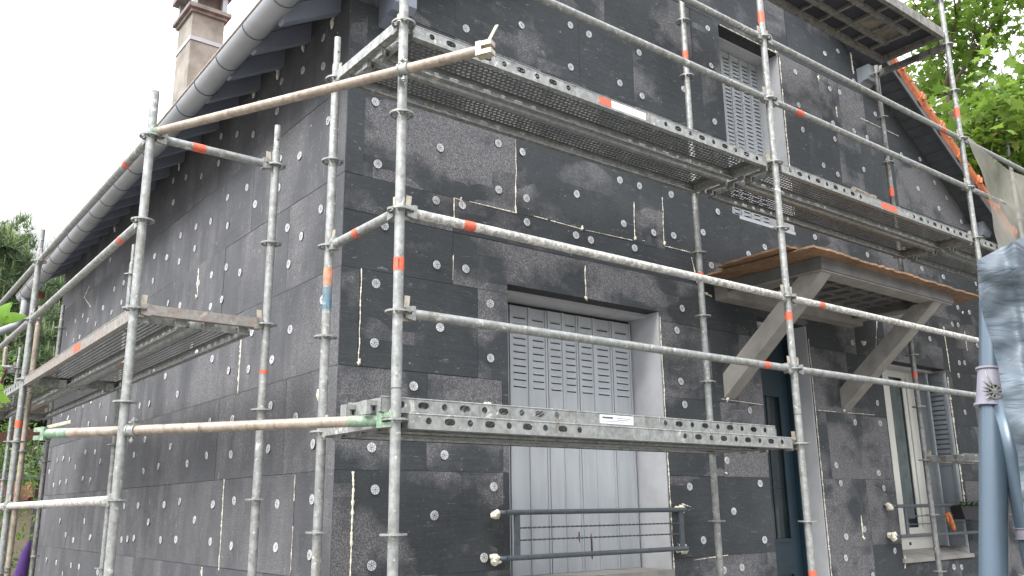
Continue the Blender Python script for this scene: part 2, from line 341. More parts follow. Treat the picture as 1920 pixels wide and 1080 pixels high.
FW=[(0.9,4.93),(1.41,5.14),(1.91,5.32),(2.11,5.31),(1.9,4.95),(2.44,4.98),(2.69,5.34),(0.19,4.15),(0.22,3.73),(0.69,3.96),(1.18,4.12),(1.4,4.11),(1.18,3.77),(2.39,4.12),(2.61,4.12),(2.7,4.94),(3.65,5.53),(3.24,5.17),(3.64,4.97),(1.43,3.76),(1.92,3.9),(2.99,4.13),(1.43,3.58),(2.41,3.76),(1.9,3.57),(2.05,3.56),(2.52,3.58),(2.75,3.75),(2.99,3.77),(3.37,3.87),(3.59,4.1),(3.98,3.78),(4.23,3.89),(5.06,4.14),(5.01,5.9),(5.01,5.53),(5.04,5.27),(0.66,3.58),(0.87,3.59),(0.67,3.14),(0.9,3.15),(0.23,2.95),(0.23,2.58),(0.7,2.73),(1.1,2.94),(1.1,2.57),(0.51,2.34),(0.28,3.33),(2.96,2.97),(2.97,2.56),(3.04,3.16),(0.23,1.96),(0.74,1.93),(0.26,1.72),(1.12,1.74),(0.67,1.57),(1.04,1.31),(0.25,1.3),(3.0,2.38),(3.82,2.38),(3.47,1.96),(3.0,1.75),(3.88,1.78),(3.51,1.56),(3.12,1.35),(3.88,1.33),(3.56,1.13),(3.34,1.12),(5.42,2.36),(5.87,2.37),(5.86,2.57),(5.03,1.95),(5.74,1.89),(5.07,1.79),(5.8,1.75),(5.38,1.38),(5.07,1.32),(5.03,1.14),(5.87,1.17),(5.44,0.97),(6.97,0.97),(7.13,0.96),(8.2,1.59),(8.07,1.16),(7.87,1.34),(7.68,2.58),(3.45,3.59),(6.0,4.12),(7.13,4.15),(7.61,4.13),(8.42,4.17),(5.53,3.14),(7.1,3.35),(7.67,3.58),(7.81,3.59),(7.71,3.14),(7.84,3.15),(7.65,2.99),(7.86,3.8),(8.14,3.78),(8.22,3.39),(7.97,5.17),(7.74,4.99),(8.27,4.93),(3.64,5.91),(5.61,6.31),(5.88,6.43),(5.63,5.9),(5.82,5.92),(5.62,5.5),(6.02,5.52),(6.28,5.51),(5.62,5.32),(5.35,4.96),(5.6,4.92),(6.13,5.1),(6.52,5.86),(7.43,5.54),(7.0,5.49),(7.72,5.31),(7.29,5.14),(6.14,6.15)]
SW=[(0.38,4.72),(0.36,4.5),(0.69,4.61),(1.06,4.68),(0.25,4.06),(0.67,3.96),(1.11,4.46),(1.56,4.44),(1.92,4.57),(2.3,4.69),(2.31,4.45),(2.74,4.47),(3.18,4.6),(3.57,4.69),(1.62,4.02),(1.0,3.83),(1.01,4.05),(1.49,4.68),(0.3,3.47),(2.03,4.06),(1.43,3.83),(3.51,4.45),(0.58,3.36),(0.81,3.48),(1.99,3.81),(2.4,3.96),(2.77,4.01),(3.19,4.04),(2.76,3.81),(3.17,3.79),(3.56,3.92),(3.97,4.03),(3.95,3.78),(2.6,3.47),(2.28,3.47),(1.95,3.46),(1.65,3.35),(2.0,3.21),(0.76,3.21),(0.22,2.86),(0.68,2.75),(0.95,2.59),(1.36,2.58),(1.75,2.62),(2.12,2.76),(2.5,2.86),(2.87,2.86),(3.29,2.77),(3.64,2.85),(3.4,3.45),(3.04,3.36),(2.25,3.2),(1.34,2.84),(4.01,2.84),(5.06,3.78),(5.45,3.74),(5.43,4.0),(5.86,3.87),(6.14,3.73),(6.57,3.85),(6.86,3.96),(7.25,3.96),(6.91,3.7),(7.22,3.71),(7.68,3.86),(8.15,3.99),(4.74,3.92),(5.05,3.99),(5.75,4.41),(2.63,2.94),(0.93,2.28),(1.61,2.25),(2.07,2.27),(2.91,2.57),(3.71,2.57),(4.01,2.58),(5.21,2.56),(5.54,2.73),(5.95,2.82),(6.32,2.81),(6.68,2.81),(7.06,2.73),(7.44,2.8),(5.97,2.57),(3.74,2.25),(2.98,2.14),(2.09,2.02),(1.59,2.0),(0.93,2.0),(2.52,1.98),(3.27,1.99),(3.7,1.97),(4.05,2.13),(5.28,2.13),(5.54,2.24),(5.97,2.26),(6.38,2.12),(6.72,2.22),(7.07,2.25),(7.39,2.24),(7.79,2.12),(5.97,1.98),(5.63,1.95),(6.76,1.97),(7.1,1.97),(7.44,1.95),(1.47,1.68),(1.88,1.66),(2.63,1.69),(3.02,1.67),(3.77,1.67),(4.22,1.67),(3.42,1.53),(2.25,1.55),(0.74,1.65),(1.47,1.38),(0.73,1.39),(1.88,1.4),(2.65,1.4),(3.04,1.39),(3.81,1.39),(4.01,1.38),(4.2,1.37),(5.38,1.37),(6.11,1.33),(6.49,1.38),(5.69,1.53),(6.87,1.53),(4.94,1.05),(5.72,1.07),(6.08,1.07),(6.44,0.96),(6.82,1.07),(7.36,1.08),(0.27,1.99),(0.25,1.67),(0.25,1.36),(0.53,2.17)]

# ------------------------------------------------------------ ground
b = MB(); b.add([(-400,-400,0),(400,-400,0),(400,400,0),(-400,400,0)], [(0,1,2,3)]); o = b.build('ground', 'earth'); o['kind'] = 'structure'

# ------------------------------------------------------------ house
house = empty('house', (0, 0, 0), 'house clad in dark grey insulation boards dotted with white washers, behind the scaffolding', 'house')
YB = 8.25; XR = 8.75
SL = .639
def lroof(x): return 4.95+SL*x
def rroof(x): return 10.448-SL*x
XA = (10.448-4.95)/(2*SL)
OPEN = [(1.25, 2.77, 1.15, 3.10), (3.80, 4.745, 4.13, 6.01), (4.02, 4.78, .15, 3.22), (6.02, 7.38, 1.045, 3.03)]
fm = lambda u, v, d: (u, d, v)          # front wall: d along +y
sm = lambda u, v, d: (d, u, v)          # side wall
def gable(poly):
    poly = clip(poly, -SL, 1, 4.95)
    return clip(poly, SL, 1, 10.448) if len(poly) > 2 else poly
def cells(x0, x1, z0, z1, holes):
    xs = sorted({x0, x1, *[h[k] for h in holes for k in (0, 1) if x0 < h[k] < x1]}); zs = sorted({z0, z1, *[h[k] for h in holes for k in (2, 3) if z0 < h[k] < z1]})
    for i in range(len(xs)-1):
        for j in range(len(zs)-1):
            cx, cz = (xs[i]+xs[i+1])/2, (zs[j]+zs[j+1])/2
            if not any(h[0] < cx < h[1] and h[2] < cz < h[3] for h in holes): yield xs[i], xs[i+1], zs[j], zs[j+1]
def board(b, x0, x1, z0, z1, f, side=False):
    r = (random.random(), random.random(), random.random()); pr = -random.uniform(.0035, .0075); g = random.choice((.0008, .0012, .002))
    for a0, a1, c0, c1 in cells(x0, x1, z0, z1, [] if side else OPEN):
        u0 = a0+(g if a0 == x0 else 0); u1 = a1-(g if a1 == x1 else 0); v0 = c0+(g if c0 == z0 else 0); v1 = c1-(g if c1 == z1 else 0)
        p = [(u0, v0), (u1, v0), (u1, v1), (u0, v1)]
        if not side: p = gable(p)
        if len(p) > 2: b.prism(p if not side else p[::-1], f, pr, .0, 0, r)
# solid core of the front wall with the openings cut out
b = MB()
for a0, a1, c0, c1 in cells(.004, XR-.004, 0.004, 8.5, OPEN):
    p = gable([(a0, c0), (a1, c0), (a1, c1), (a0, c1)])
    if len(p) > 2: b.prism(p, fm, .001, .15, 1)
for a0, a1, c0, c1 in cells(.2, XR-.2, 0.004, 8.5, OPEN):
    p = gable([(a0, c0), (a1, c0), (a1, c1), (a0, c1)])
    if len(p) > 2: b.prism(p, fm, .152, .36, 2)
rows = {}
for k in range(-3, 12):
    z0 = 1.23+.6*k+(.0 if k else 0); z1 = z0+.6
    if z1 < .02: continue
    z0 = max(z0, .01)
    st = {0: .12, 1: .61, 2: .12, 3: .80, 4: .12, 5: .81, 6: .81, 7: .12}.get(k, .12 if k % 2 == 0 else .7)
    js = [0.0, st]
    if k == 4: js = [0, .12, 1.34, 2.55, 2.88, 3.9, 5.1, 6.3, 7.5]
    elif k == 3: js = [0, .80, 1.98, 3.26, 4.45, 5.6, 6.15, 7.35, 8.3]
    elif k == 5: js = [0, .12, .81, 1.6, 2.61, 3.6, 4.95, 5.5, 6.05, 7.25]
    elif k == 6: js = [0, .81, 2.0, 2.61, 3.5, 5.1, 5.68, 6.12, 6.8]
    elif k == 7: js = [0, .7, 1.34, 2.3, 3.4, 4.4, 5.43, 5.8, 6.3]
    elif k == 2: js = [0, .12, 1.0, 2.0, 3.37, 4.4, 5.4, 6.5, 7.5, 7.95]
    elif k == 1: js = [0, .61, 1.2, 2.3, 3.44, 4.3, 4.95, 5.45, 6.0, 7.45, 7.9]
    elif k == 0: js = [0, .12, 1.2, 2.4, 3.44, 4.3, 5.0, 5.5, 6.1, 7.45, 8.1]
    else:
        while js[-1]+1.2 < XR: js.append(js[-1]+1.2)
    js = [j for j in js if j < XR-.05]+[XR]
    for i in range(len(js)-1):
        if k == 3 and i in (0, 1, 2):
            board(b, js[i], js[i+1], z0, z0+.36, fm); board(b, js[i], js[i+1], z0+.36, z1, fm)
        else: board(b, js[i], js[i+1], z0, z1, fm)
wf = b.build('wall', ['eps', 'eps_core', 'concrete'], house); wf['label'] = 'front gable wall of dark insulation boards'
# side wall
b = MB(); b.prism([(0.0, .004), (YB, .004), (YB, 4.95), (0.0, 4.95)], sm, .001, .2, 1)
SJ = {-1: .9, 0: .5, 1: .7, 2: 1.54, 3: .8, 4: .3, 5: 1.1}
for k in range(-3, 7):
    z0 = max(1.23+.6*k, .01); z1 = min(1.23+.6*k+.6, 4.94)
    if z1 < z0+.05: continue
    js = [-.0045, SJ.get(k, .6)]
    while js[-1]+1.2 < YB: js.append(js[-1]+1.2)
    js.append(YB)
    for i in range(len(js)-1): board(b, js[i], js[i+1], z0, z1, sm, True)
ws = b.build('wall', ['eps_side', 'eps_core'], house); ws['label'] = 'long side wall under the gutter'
# rear and right walls
b = MB(); b.box((.2, YB-.2, .01), (XR, YB-.002, 4.7)); b.box((XR-.2, .16, .01), (XR-.001, YB-.2, 4.75)); b.prism([(.2, 4.7), (XR, 4.7), (XA, 8.3)], fm, YB-.2, YB-.002)
b.build('wall', 'eps_core', house)
# ---- washers
def washer_mesh():
    b = MB(); n = 24; r = .0285
    b.tube((0, 0, 0), (0, 0, .004), r, seg=n, mi=0); b.tube((.0045, .002, -.001), (.0045, .002, .0007), r+.0005, seg=n, mi=1)  # offset dark disc paints a crescent of shadow at the rim
    for k in range(8):
        a = 2*math.pi*k/8+.2; c, s = math.cos(a), math.sin(a)
        for (r0, r1, w_) in ((.0085, .0165, .0017), (.0195, .0235, .0032)):
            b.add([(c*r0-s*w_, s*r0+c*w_, .0046), (c*r0+s*w_, s*r0-c*w_, .0046), (c*r1+s*w_, s*r1-c*w_, .0046), (c*r1-s*w_, s*r1+c*w_, .0046)], [(0, 1, 2, 3)], 1)
    b.tube((0, 0, .003), (0, 0, .0048), .0048, seg=10, mi=1)
    return b
cp = Vector((-2.3011, -4.5802, 1.6053)); W = []
for x, z in FW:
    if any(h[0]-.02 < x < h[1]+.02 and h[2]-.02 < z < h[3]+.02 for h in OPEN): continue
    P_ = Vector((x, -.0078, z)); d = (P_-cp).length; W.append((abs((P_-cp).normalized().y)/d**2, 0, P_))
for y, z in SW:
    if not (.05 < y < YB-.05) or z > 4.9: continue
    P_ = Vector((-.0078, y, z)); d = (P_-cp).length; W.append((abs((P_-cp).normalized().x)/d**2, 1, P_))
W.sort(key=lambda t: -t[0])
proto = None; rest = [MB(), MB()]
for i, (sz, side, P_) in enumerate(W):
    rz = random.uniform(0, 6.3); tl = Matrix.Rotation(random.gauss(0, .05), 4, 'X') @ Matrix.Rotation(random.gauss(0, .05), 4, 'Y')
    base = Matrix.Rotation(R(90), 4, 'X') if side == 0 else Matrix.Rotation(R(-90), 4, 'Y')
    m = Matrix.Translation(P_) @ base @ tl @ Matrix.Rotation(rz, 4, 'Z')
    if i < 100:
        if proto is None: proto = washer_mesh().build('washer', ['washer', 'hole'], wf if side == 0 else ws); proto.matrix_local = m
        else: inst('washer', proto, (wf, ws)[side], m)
    else:
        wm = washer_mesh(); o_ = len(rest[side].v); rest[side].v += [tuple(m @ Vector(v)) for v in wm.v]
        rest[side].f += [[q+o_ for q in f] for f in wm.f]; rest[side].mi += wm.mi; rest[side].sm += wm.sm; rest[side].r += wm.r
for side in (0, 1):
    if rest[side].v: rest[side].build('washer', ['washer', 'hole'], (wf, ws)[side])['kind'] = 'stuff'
# the dark crescents are recess shadow painted into every washer mesh
# ---- foam seams
def seam(pts, r=.006, par=None, side=0, prob=1.0, droop=0):
    b = MB(); P2 = []
    for (a, c) in zip(pts[:-1], pts[1:]):
        a, c = Vector(a), Vector(c); n = max(2, int((c-a).length/.012))
        for k in range(n): P2.append(a.lerp(c, k/n))
    P2.append(Vector(pts[-1])); seg = []; rs = []
    def flush():
        nonlocal seg, rs
        if len(seg) > 2: b.path(seg, rs, 6)
        seg, rs = [], []
    run = 1.0
    for i, q in enumerate(P2):
        if random.random() < .06: run = 1.0 if random.random() < prob else 0
        if run:
            n = noise.noise(Vector((q.x*9+side*7, q.y*9+3, 1))); rr = r*(.25+1.9*abs(noise.noise(Vector((q.x*38+side, q.y*38, 4)))))
            seg.append(((q.x+n*.007), -.007, q.y) if side == 0 else (-.007, q.x+n*.007, q.y)); rs.append(rr)
        else: flush()
    flush()
    if droop:
        q = P2[0] if droop < 0 else P2[-1]; c = (q.x, -.012, q.y) if side == 0 else (-.012, q.x, q.y)
        b.blob(c, .010*abs(droop), jit=1.1, sq=(1, .6, 1.4))
    if b.v: b.build('foam_seam', 'foam', par or (wf, ws)[side])
for pts, r, pb, dr in [([(.12, 1.24), (.118, 1.82)], .008, 1, 0), ([(.13, 2.45), (.13, 3.03)], .005, 1, -1), ([(.93, 3.63), (1.33, 3.63), (1.34, 4.0)], .006, .95, 0), ([(1.34, 4.0), (1.34, 4.28)], .003, .5, 0),
    ([(.805, 3.46), (.805, 3.63), (.86, 3.625)], .006, 1, 1), ([(1.5, 3.64), (1.96, 3.63)], .006, .9, 1), ([(2.0, 3.63), (2.5, 3.64)], .004, .45, 0), ([(2.53, 3.66), (2.54, 3.97)], .005, .9, -1), ([(2.62, 3.66), (3.2, 3.66)], .005, .7, 0),
    ([(2.87, 3.68), (2.88, 4.08)], .004, .5, -1), ([(1.98, 3.1), (1.985, 3.35)], .005, .8, -1), ([(.80, 3.06), (.80, 3.3)], .003, .5, 0), ([(2.775, 1.15), (2.77, 3.06)], .005, .95, 0), ([(4.75, 4.3), (4.752, 5.98)], .007, .9, 0),
    ([(3.83, 6.015), (4.7, 6.015)], .006, .8, 1), ([(5.43, 5.95), (5.44, 6.5)], .008, .8, -1), ([(5.72, 5.6), (5.72, 5.72)], .006, 1, 0), ([(6.15, 6.25), (6.15, 6.5)], .012, 1, -1), ([(6.2, 5.72), (7.0, 5.72)], .005, .6, 0),
    ([(3.26, 3.1), (3.27, 3.4)], .004, .5, -1), ([(3.25, 3.42), (3.2, 3.62)], .005, .8, -1), ([(7.47, 3.02), (7.45, 3.5)], .006, .7, 1), ([(7.95, 3.3), (7.96, 3.75)], .005, .6, 1), ([(6.02, 1.0), (6.05, 1.12)], .010, 1, 0), ([(6.03, 1.5), (6.03, 2.4)], .004, .5, 0),
    ([(7.39, 1.5), (7.385, 2.95)], .010, .9, 0), ([(3.46, 2.455), (4.0, 2.44)], .003, .8, 0), ([(4.83, 2.44), (5.9, 2.45)], .004, .6, 0), ([(5.35, 1.3), (5.36, 1.5)], .006, 1, -1), ([(4.79, .6), (4.785, 3.1)], .006, .9, 0), ([(3.3, 3.34), (3.5, 3.3)], .008, .9, 0),
    ([(2.9, 1.62), (3.0, 1.6)], .005, 1, 0), ([(3.0, 1.21), (3.4, 1.23)], .004, .6, 0), ([(5.95, 3.12), (6.05, 3.45)], .005, .8, 1)]:
    seam(pts, r, wf, 0, pb, dr)
for pts, r, pb, dr in [([(1.54, 2.43), (1.54, 2.92)], .006, .8, 1), ([(1.68, 1.21), (1.69, 1.83)], .006, .85, 0), ([(.5, 1.25), (.5, 1.82)], .003, .7, 0), ([(2.6, 3.35), (2.62, 3.6)], .007, .8, -1), ([(6.5, 4.0), (6.9, 4.2), (6.7, 4.3)], .006, .9, 0), ([(4.5, 3.5), (4.5, 3.9)], .006, .6, 1), ([(2.0, 1.0), (2.02, 1.22)], .008, 1, -1)]:
    seam(pts, r, ws, 1, pb, dr)
def foamblob(c, r, par, n=3, sq=(1, 1, 1)):
    b = MB()
    for k in range(n): b.blob(Vector(c)+Vector([random.uniform(-1, 1)*r*.7*q for q in sq]), r*random.uniform(.45, .8), jit=.28, sq=sq)
    return b.build('foam_lump', 'foam', par)
foamblob((-.012, .19, 2.25), .03, ws, 5, (.6, 1, 1.5)); foamblob((1.07, -.02, 2.27), .028, wf, 3); foamblob((5.72, -.015, 3.16), .03, wf, 3)
foamblob((.44, -.02, 5.02), .04, wf, 4)
for k, y in enumerate((.17, .62, 1.07, 1.52, 3.3, 5.6)): foamblob((-.02, y+.06, 4.78), .028, ws, 3, (.5, .7, 1.9))
foamblob((-.012, .17, 1.6), .012, ws, 2); foamblob((3.45, -.012, 1.86), .012, wf, 2)

# ---- roof
b = MB(); e = .42; ny0 = -.27
def slab(b, xa, za, xb, zb, y0, y1, th, mi): 
    b.add([(xa, y0, za), (xb, y0, zb), (xb, y1, zb), (xa, y1, za), (xa, y0, za+th), (xb, y0, zb+th), (xb, y1, zb+th), (xa, y1, za+th)], [(0,3,2,1),(4,5,6,7),(0,1,5,4),(1,2,6,5),(2,3,7,6),(3,0,4,7)], mi)
slab(b, -e, lroof(-e)+.002, XA, lroof(XA)+.002, ny0, YB+.2, .03, 0); slab(b, XA, lroof(XA)+.002, XR+.75, rroof(XR+.75)+.002, ny0, YB+.2, .03, 2)
slab(b, -e-.06, lroof(-e-.06)+.04, XA, lroof(XA)+.04, ny0-.02, YB+.22, .07, 1); slab(b, XA, lroof(XA)+.04, XR+.8, rroof(XR+.8)+.04, ny0-.02, YB+.22, .07, 1)
b.box((-.44, YB+.14, 4.44), (-.2, YB+.17, 4.54), 1)
roof = b.build('roof', ['eave', 'brick', 'gap'], house)
# soffit planks of the right-hand verge
b = MB(); x = XA+.05
while x < XR+.7:
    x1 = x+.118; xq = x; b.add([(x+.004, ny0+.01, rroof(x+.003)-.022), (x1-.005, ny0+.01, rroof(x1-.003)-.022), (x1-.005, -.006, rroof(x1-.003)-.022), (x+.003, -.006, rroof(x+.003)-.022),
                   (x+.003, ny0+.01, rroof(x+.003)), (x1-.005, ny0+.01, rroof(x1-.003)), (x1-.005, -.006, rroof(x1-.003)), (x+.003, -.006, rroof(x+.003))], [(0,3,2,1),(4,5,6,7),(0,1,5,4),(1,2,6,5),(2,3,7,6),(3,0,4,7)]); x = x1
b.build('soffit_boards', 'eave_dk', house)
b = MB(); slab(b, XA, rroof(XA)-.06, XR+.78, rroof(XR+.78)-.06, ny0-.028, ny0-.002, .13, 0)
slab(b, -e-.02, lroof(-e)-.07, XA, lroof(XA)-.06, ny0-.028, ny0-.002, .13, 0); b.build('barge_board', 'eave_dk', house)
# verge tiles
b = MB(); L_ = .46; a = math.atan(SL); ca, sa = math.cos(a), math.sin(a); nseg = int((XR+.8-XA)/(L_*ca))
for sgn in (1, -1):
    for k in range(nseg-1 if sgn > 0 else 12):
        t0 = k*L_; x0 = XA+sgn*t0*ca; z0 = rroof(XA)-t0*sa+.06; d = Vector((sgn*ca, 0, -sa)); nn = Vector((sgn*sa, 0, ca)); Y = Vector((0, 1, 0)); o = Vector((x0, 0, z0))
        def P3(t, y, h): return o+d*t+Y*y+nn*h
        for (t_0, t_1, ex) in ((0, .40, 0), (.39, .475, .018)):
            prof = [(-.30-ex*.7, -.03-ex), (-.325-ex, .02), (-.325-ex, .085+ex), (-.27, .12+ex), (-.18, .11+ex), (-.10, .06+ex*.5), (-.10, .03), (-.30, .03)]
            n = len(prof); vs = [P3(t_0, y, h) for y, h in prof]+[P3(t_1, y, h) for y, h in prof]
            b.add(vs, [tuple(range(n)), tuple(range(2*n-1, n-1, -1))]+[(i, n+i, n+(i+1) % n, (i+1) % n) for i in range(n)], 0)
        b.tube(P3(.43, -.345, .0), P3(.43, -.345, .09), .014, seg=8); b.blob(P3(.16, -.33, .045), .014, jit=.2)
b.build('verge_tiles', 'tile', house)
# purlin ends
for (x, z) in ((6.33, 6.20), (8.62, 4.82), (.30, 4.78)):
    b = MB(); b.prism([(-.22, 0), (-.18, -.05), (-.1, -.05), (0, -.11), (0, .16), (-.22, .16)], lambda u, v, d: (x+d, u*(.7 if x > 1 else 1), z+v*.8), -.10, .10 if x > 1 else .06); b.build('purlin_end', 'eave' if x < 1 else 'shutter2', house)
# rafters, gutter
rp = None
for k in range(19):
    y = .17+.45*k
    if rp is None:
        b = MB(); y_ = 0; lo = lambda x: 4.80+.56*x; hi = lambda x: lroof(x)-.002
        b.prism([(-.40, hi(-.40)), (-.40, lo(-.40)+.015), (-.385, lo(-.385)), (.02, lo(.02)), (.02, hi(.02))], lambda u, v, d: (u, d, v), -.035, .035)
        rp = b.build('rafter', 'eave', roof, (0, y, 0))
    else: inst('rafter', rp, roof, loc=(0, y, 0))
GY0, GY1 = -.42, 8.42
def gz(y): return 4.70-.030*y
b = MB(); rg = .088; n = 14; ys = [GY0+(GY1-GY0)*k/30 for k in range(31)]; vs = []
for rr in (rg, rg-.004):
    for y in ys:
        vs += [(-.45+rr*math.cos(math.pi+math.pi*i/n), y, gz(y)+rr*math.sin(math.pi+math.pi*i/n)) for i in range(n+1)]
fs = []; m_ = n+1
for k in range(30):
    for i in range(n): fs.append((k*m_+i, k*m_+i+1, (k+1)*m_+i+1, (k+1)*m_+i)); q = 31*m_; fs.append((q+k*m_+i, q+(k+1)*m_+i, q+(k+1)*m_+i+1, q+k*m_+i+1))
b.add(vs, fs, 0, True)
for y in (GY0, GY1): b.prism([(-.45+rg*math.cos(math.pi+math.pi*i/n), gz(y)+rg*math.sin(math.pi+math.pi*i/n)) for i in range(n+1)], lambda u, v, d: (u, d, v), y-.002, y+.002)
b.tube((-.45-rg, GY0, gz(GY0)), (-.45-rg, GY1, gz(GY1)), .009, seg=8, mi=1)
gut = b.build('gutter', ['zinc', 'zinc_edge'], house)
for k in range(19):
    y = .02+.45*k+random.uniform(-.03, .03); b = MB(); z = gz(y)
    pts = [(-.45+(rg+.003)*math.cos(math.pi*1.0+math.pi*1.0*i/12), y, z+(rg+.003)*math.sin(math.pi+math.pi*i/12)) for i in range(13)]
    b.path([Vector(p_) for p_ in pts], .0032, 6); b.path([(-.45-rg-.004, y, z-.005), (-.45-rg-.008, y, z+.02), (-.45-rg+.02, y, z+.018)], .003, 5); b.build('gutter_hook', 'rail', gut)
b = MB(); b.path([(-.45, 8.2, gz(8.2)-.07), (-.452, 8.2, 4.20), (-.47, 8.2, 4.10), (-.53, 8.2, 4.00), (-.70, 8.18, 3.90), (-1.6, 8.1, 3.40)], .05, 14); b.tube((-.45, 8.2, 4.36), (-.45, 8.2, 4.39), .056)
b.build('downpipe', 'pipe', house)
# chimney
CX, CY = .79, 6.2; b = MB(); CW, CD = .43, .60
b.box((CX, CY, 5.3), (CX+CW, CY+CD, 8.150)); ch = b.build('chimney', 'stone', house)
b = MB(); b.box((CX-.012, CY-.012, 7.700), (CX+CW+.012, CY+CD+.012, 7.755)); b.build('metal_band', 'zinc', ch)
b = MB(); b.box((CX-.03, CY-.03, 8.110), (CX+CW+.03, CY+CD+.03, 8.160)); b.box((CX-.07, CY-.07, 8.160), (CX+CW+.07, CY+CD+.07, 8.215)); b.build('chimney_slab', 'stone_dk', ch)
for i in (0, 1):
    for j in (0, 1): 
        b = MB(); cx, cy = CX+i*CW, CY+j*CD; b.box((cx-.045 if i else cx-.02, cy-.045 if j else cy-.02, 8.217), (cx+.02 if i else cx+.045, cy+.02 if j else cy+.045, 8.490)); b.build('cowl_post', 'zinc', ch)
b = MB(); b.box((CX+.1, CY+.12, 8.217), (CX+CW-.06, CY+CD-.1, 8.490)); b.build('flue', 'stone_dk', ch)
b = MB(); b.box((CX-.09, CY-.09, 8.492), (CX+CW+.09, CY+CD+.09, 8.560)); b.build('cowl_slab', 'stone_dk', ch)

# ---- reveals (rendered linings) 
def reveal(h, yr, top=True):
    b = MB(); x0, x1, z0, z1 = h; t = .012
    b.box((x1-t, .004, z0), (x1+.001, yr, z1-.002)); b.box((x0-.001, .15, z0), (x0+t, yr, z1-.002))
    b.box((x0+t, .13, z1-.03), (x1-t, yr, z1+.001)); return b.build('window_reveal', 'render', house)
reveal(OPEN[0], .36); reveal(OPEN[1], .36); reveal(OPEN[2], .36); reveal(OPEN[3], .36)
# ---- window 1: seven folding steel shutter panels
PX = [1.50, 1.69, 1.86, 2.02, 2.17, 2.34, 2.53, 2.74]; YS = .30
sh = empty('folding_shutter', (0, 0, 0), None, None, parent=house)
def shutter_panel(x0, x1, z0, z1, y, rows, zz, par, mat='shutter', slotw=.60, skew=0):
    b = MB(); b.box((x0, y, z0), (x1-.006, y+.02, z1))
    b.box((x0-.0, y-.008, z0), (x0+.014, y-.0005, z1)); b.box((x1-.020, y-.010, z0), (x1-.006, y-.0005, z1))
    o = b.build('shutter_panel', [mat, 'slot'], par); xm = (x0+x1)/2-.002; hw = (x1-x0)*slotw/2
    b = MB()
    for k in range(rows):
        z = zz-.0505*k if rows < 20 else zz-.0415*k
        # pressed louvre: raised hood above a dark slit
        b.add([(xm-hw, y-.0006, z+.016), (xm+hw, y-.0006, z+.016), (xm+hw-.004, y-.009, z+.003), (xm-hw+.004, y-.009, z+.003), (xm-hw, y-.0006, z+.003), (xm+hw, y-.0006, z+.003)], [(0, 1, 2, 3), (0, 3, 4), (1, 5, 2)], 0)
        b.add([(xm-hw, y-.0008, z-.0042), (xm+hw, y-.0008, z-.0042), (xm+hw, y-.0008, z+.0035), (xm-hw, y-.0008, z+.0035)], [(0, 1, 2, 3)], 1)
    b.build('louvres', [mat, 'slot'], o); return o
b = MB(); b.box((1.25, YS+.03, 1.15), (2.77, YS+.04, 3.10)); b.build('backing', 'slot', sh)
for k in range(7):
    zt = 3.045
    shutter_panel(PX[k], PX[k+1], 1.158, zt, YS+(.006 if k % 2 else 0), 11, 2.955, sh)
shutter_panel(1.30, 1.49, 1.158, 3.045, YS, 11, 2.955, sh)
b = MB(); b.blob((2.24, YS-.003, 1.32), .018, 0, jit=.6, sq=(.5, .1, 4)); b.blob((2.12, YS-.003, 1.40), .01, 0, jit=.6, sq=(.5, .1, 4)); b.build('paint_chip', 'rust', sh)
b = MB(); b.box((1.252, -.03, 1.10), (2.756, .318, 1.156)); b.build('window_sill', 'concrete', house)
# ---- upper window shutters: four panels, louvred full height
s2 = empty('folding_shutter', (0, 0, 0), None, None, parent=house)
PU = [3.98, 4.15, 4.29, 4.445, 4.595, 4.735]
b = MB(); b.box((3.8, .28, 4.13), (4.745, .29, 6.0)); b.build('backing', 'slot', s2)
for k in range(5): shutter_panel(PU[k], PU[k+1], 4.15, 5.97, .25, 42, 5.90, s2, slotw=.58)
b = MB(); b.box((3.80, -.005, 4.10), (4.745, .3, 4.129)); b.build('window_sill', 'render', house)
# ---- front door
dr = empty('front_door', (0, 0, 0), None, None, parent=house)
b = MB(); b.box((4.03, .20, .16), (4.10, .26, 3.18)); b.box((4.70, .17, .16), (4.765, .26, 3.18)); b.box((4.10, .20, 3.10), (4.70, .26, 3.18)); b.build('door_frame', 'door', dr)
b = MB(); y = .215
b.box((4.101, y, .17), (4.26, y+.04, 3.099)); b.box((4.56, y, .17), (4.699, y+.04, 3.099)); b.box((4.26, y, 2.56), (4.56, y+.04, 3.099)); b.box((4.26, y, 1.02), (4.56, y+.04, 1.32)); b.box((4.26, y+.015, .17), (4.56, y+.04, 1.02))
b.box((4.24, y-.012, 1.32), (4.265, y-.0005, 2.57)); b.box((4.55, y-.012, 1.32), (4.575, y-.0005, 2.57)); b.box((4.265, y-.012, 1.29), (4.55, y-.0005, 1.315)); b.box((4.265, y-.012, 2.565), (4.55, y-.0005, 2.59))
b.box((4.28, y-.006, 1.05), (4.54, y-.0005, 1.07)); b.box((4.28, y-.006, 1.16), (4.54, y-.0005, 1.18)); b.build('door_leaf', 'door', dr)
b = MB(); b.box((4.26, y+.02, 1.32), (4.56, y+.03, 2.56)); b.build('glass_pane', 'glass', dr)
b = MB(); b.box((4.385, y+.012, 1.32), (4.40, y+.019, 2.56)); b.box((4.26, y+.013, 2.1), (4.56, y+.018, 2.108)); b.box((4.26, y+.013, 1.75), (4.56, y+.018, 1.758)); b.build('glazing_bar', 'door', dr)
b = MB(); b.box((4.02, -.05, .09), (4.78, .36, .15)); b.build('door_step', 'concrete', house)
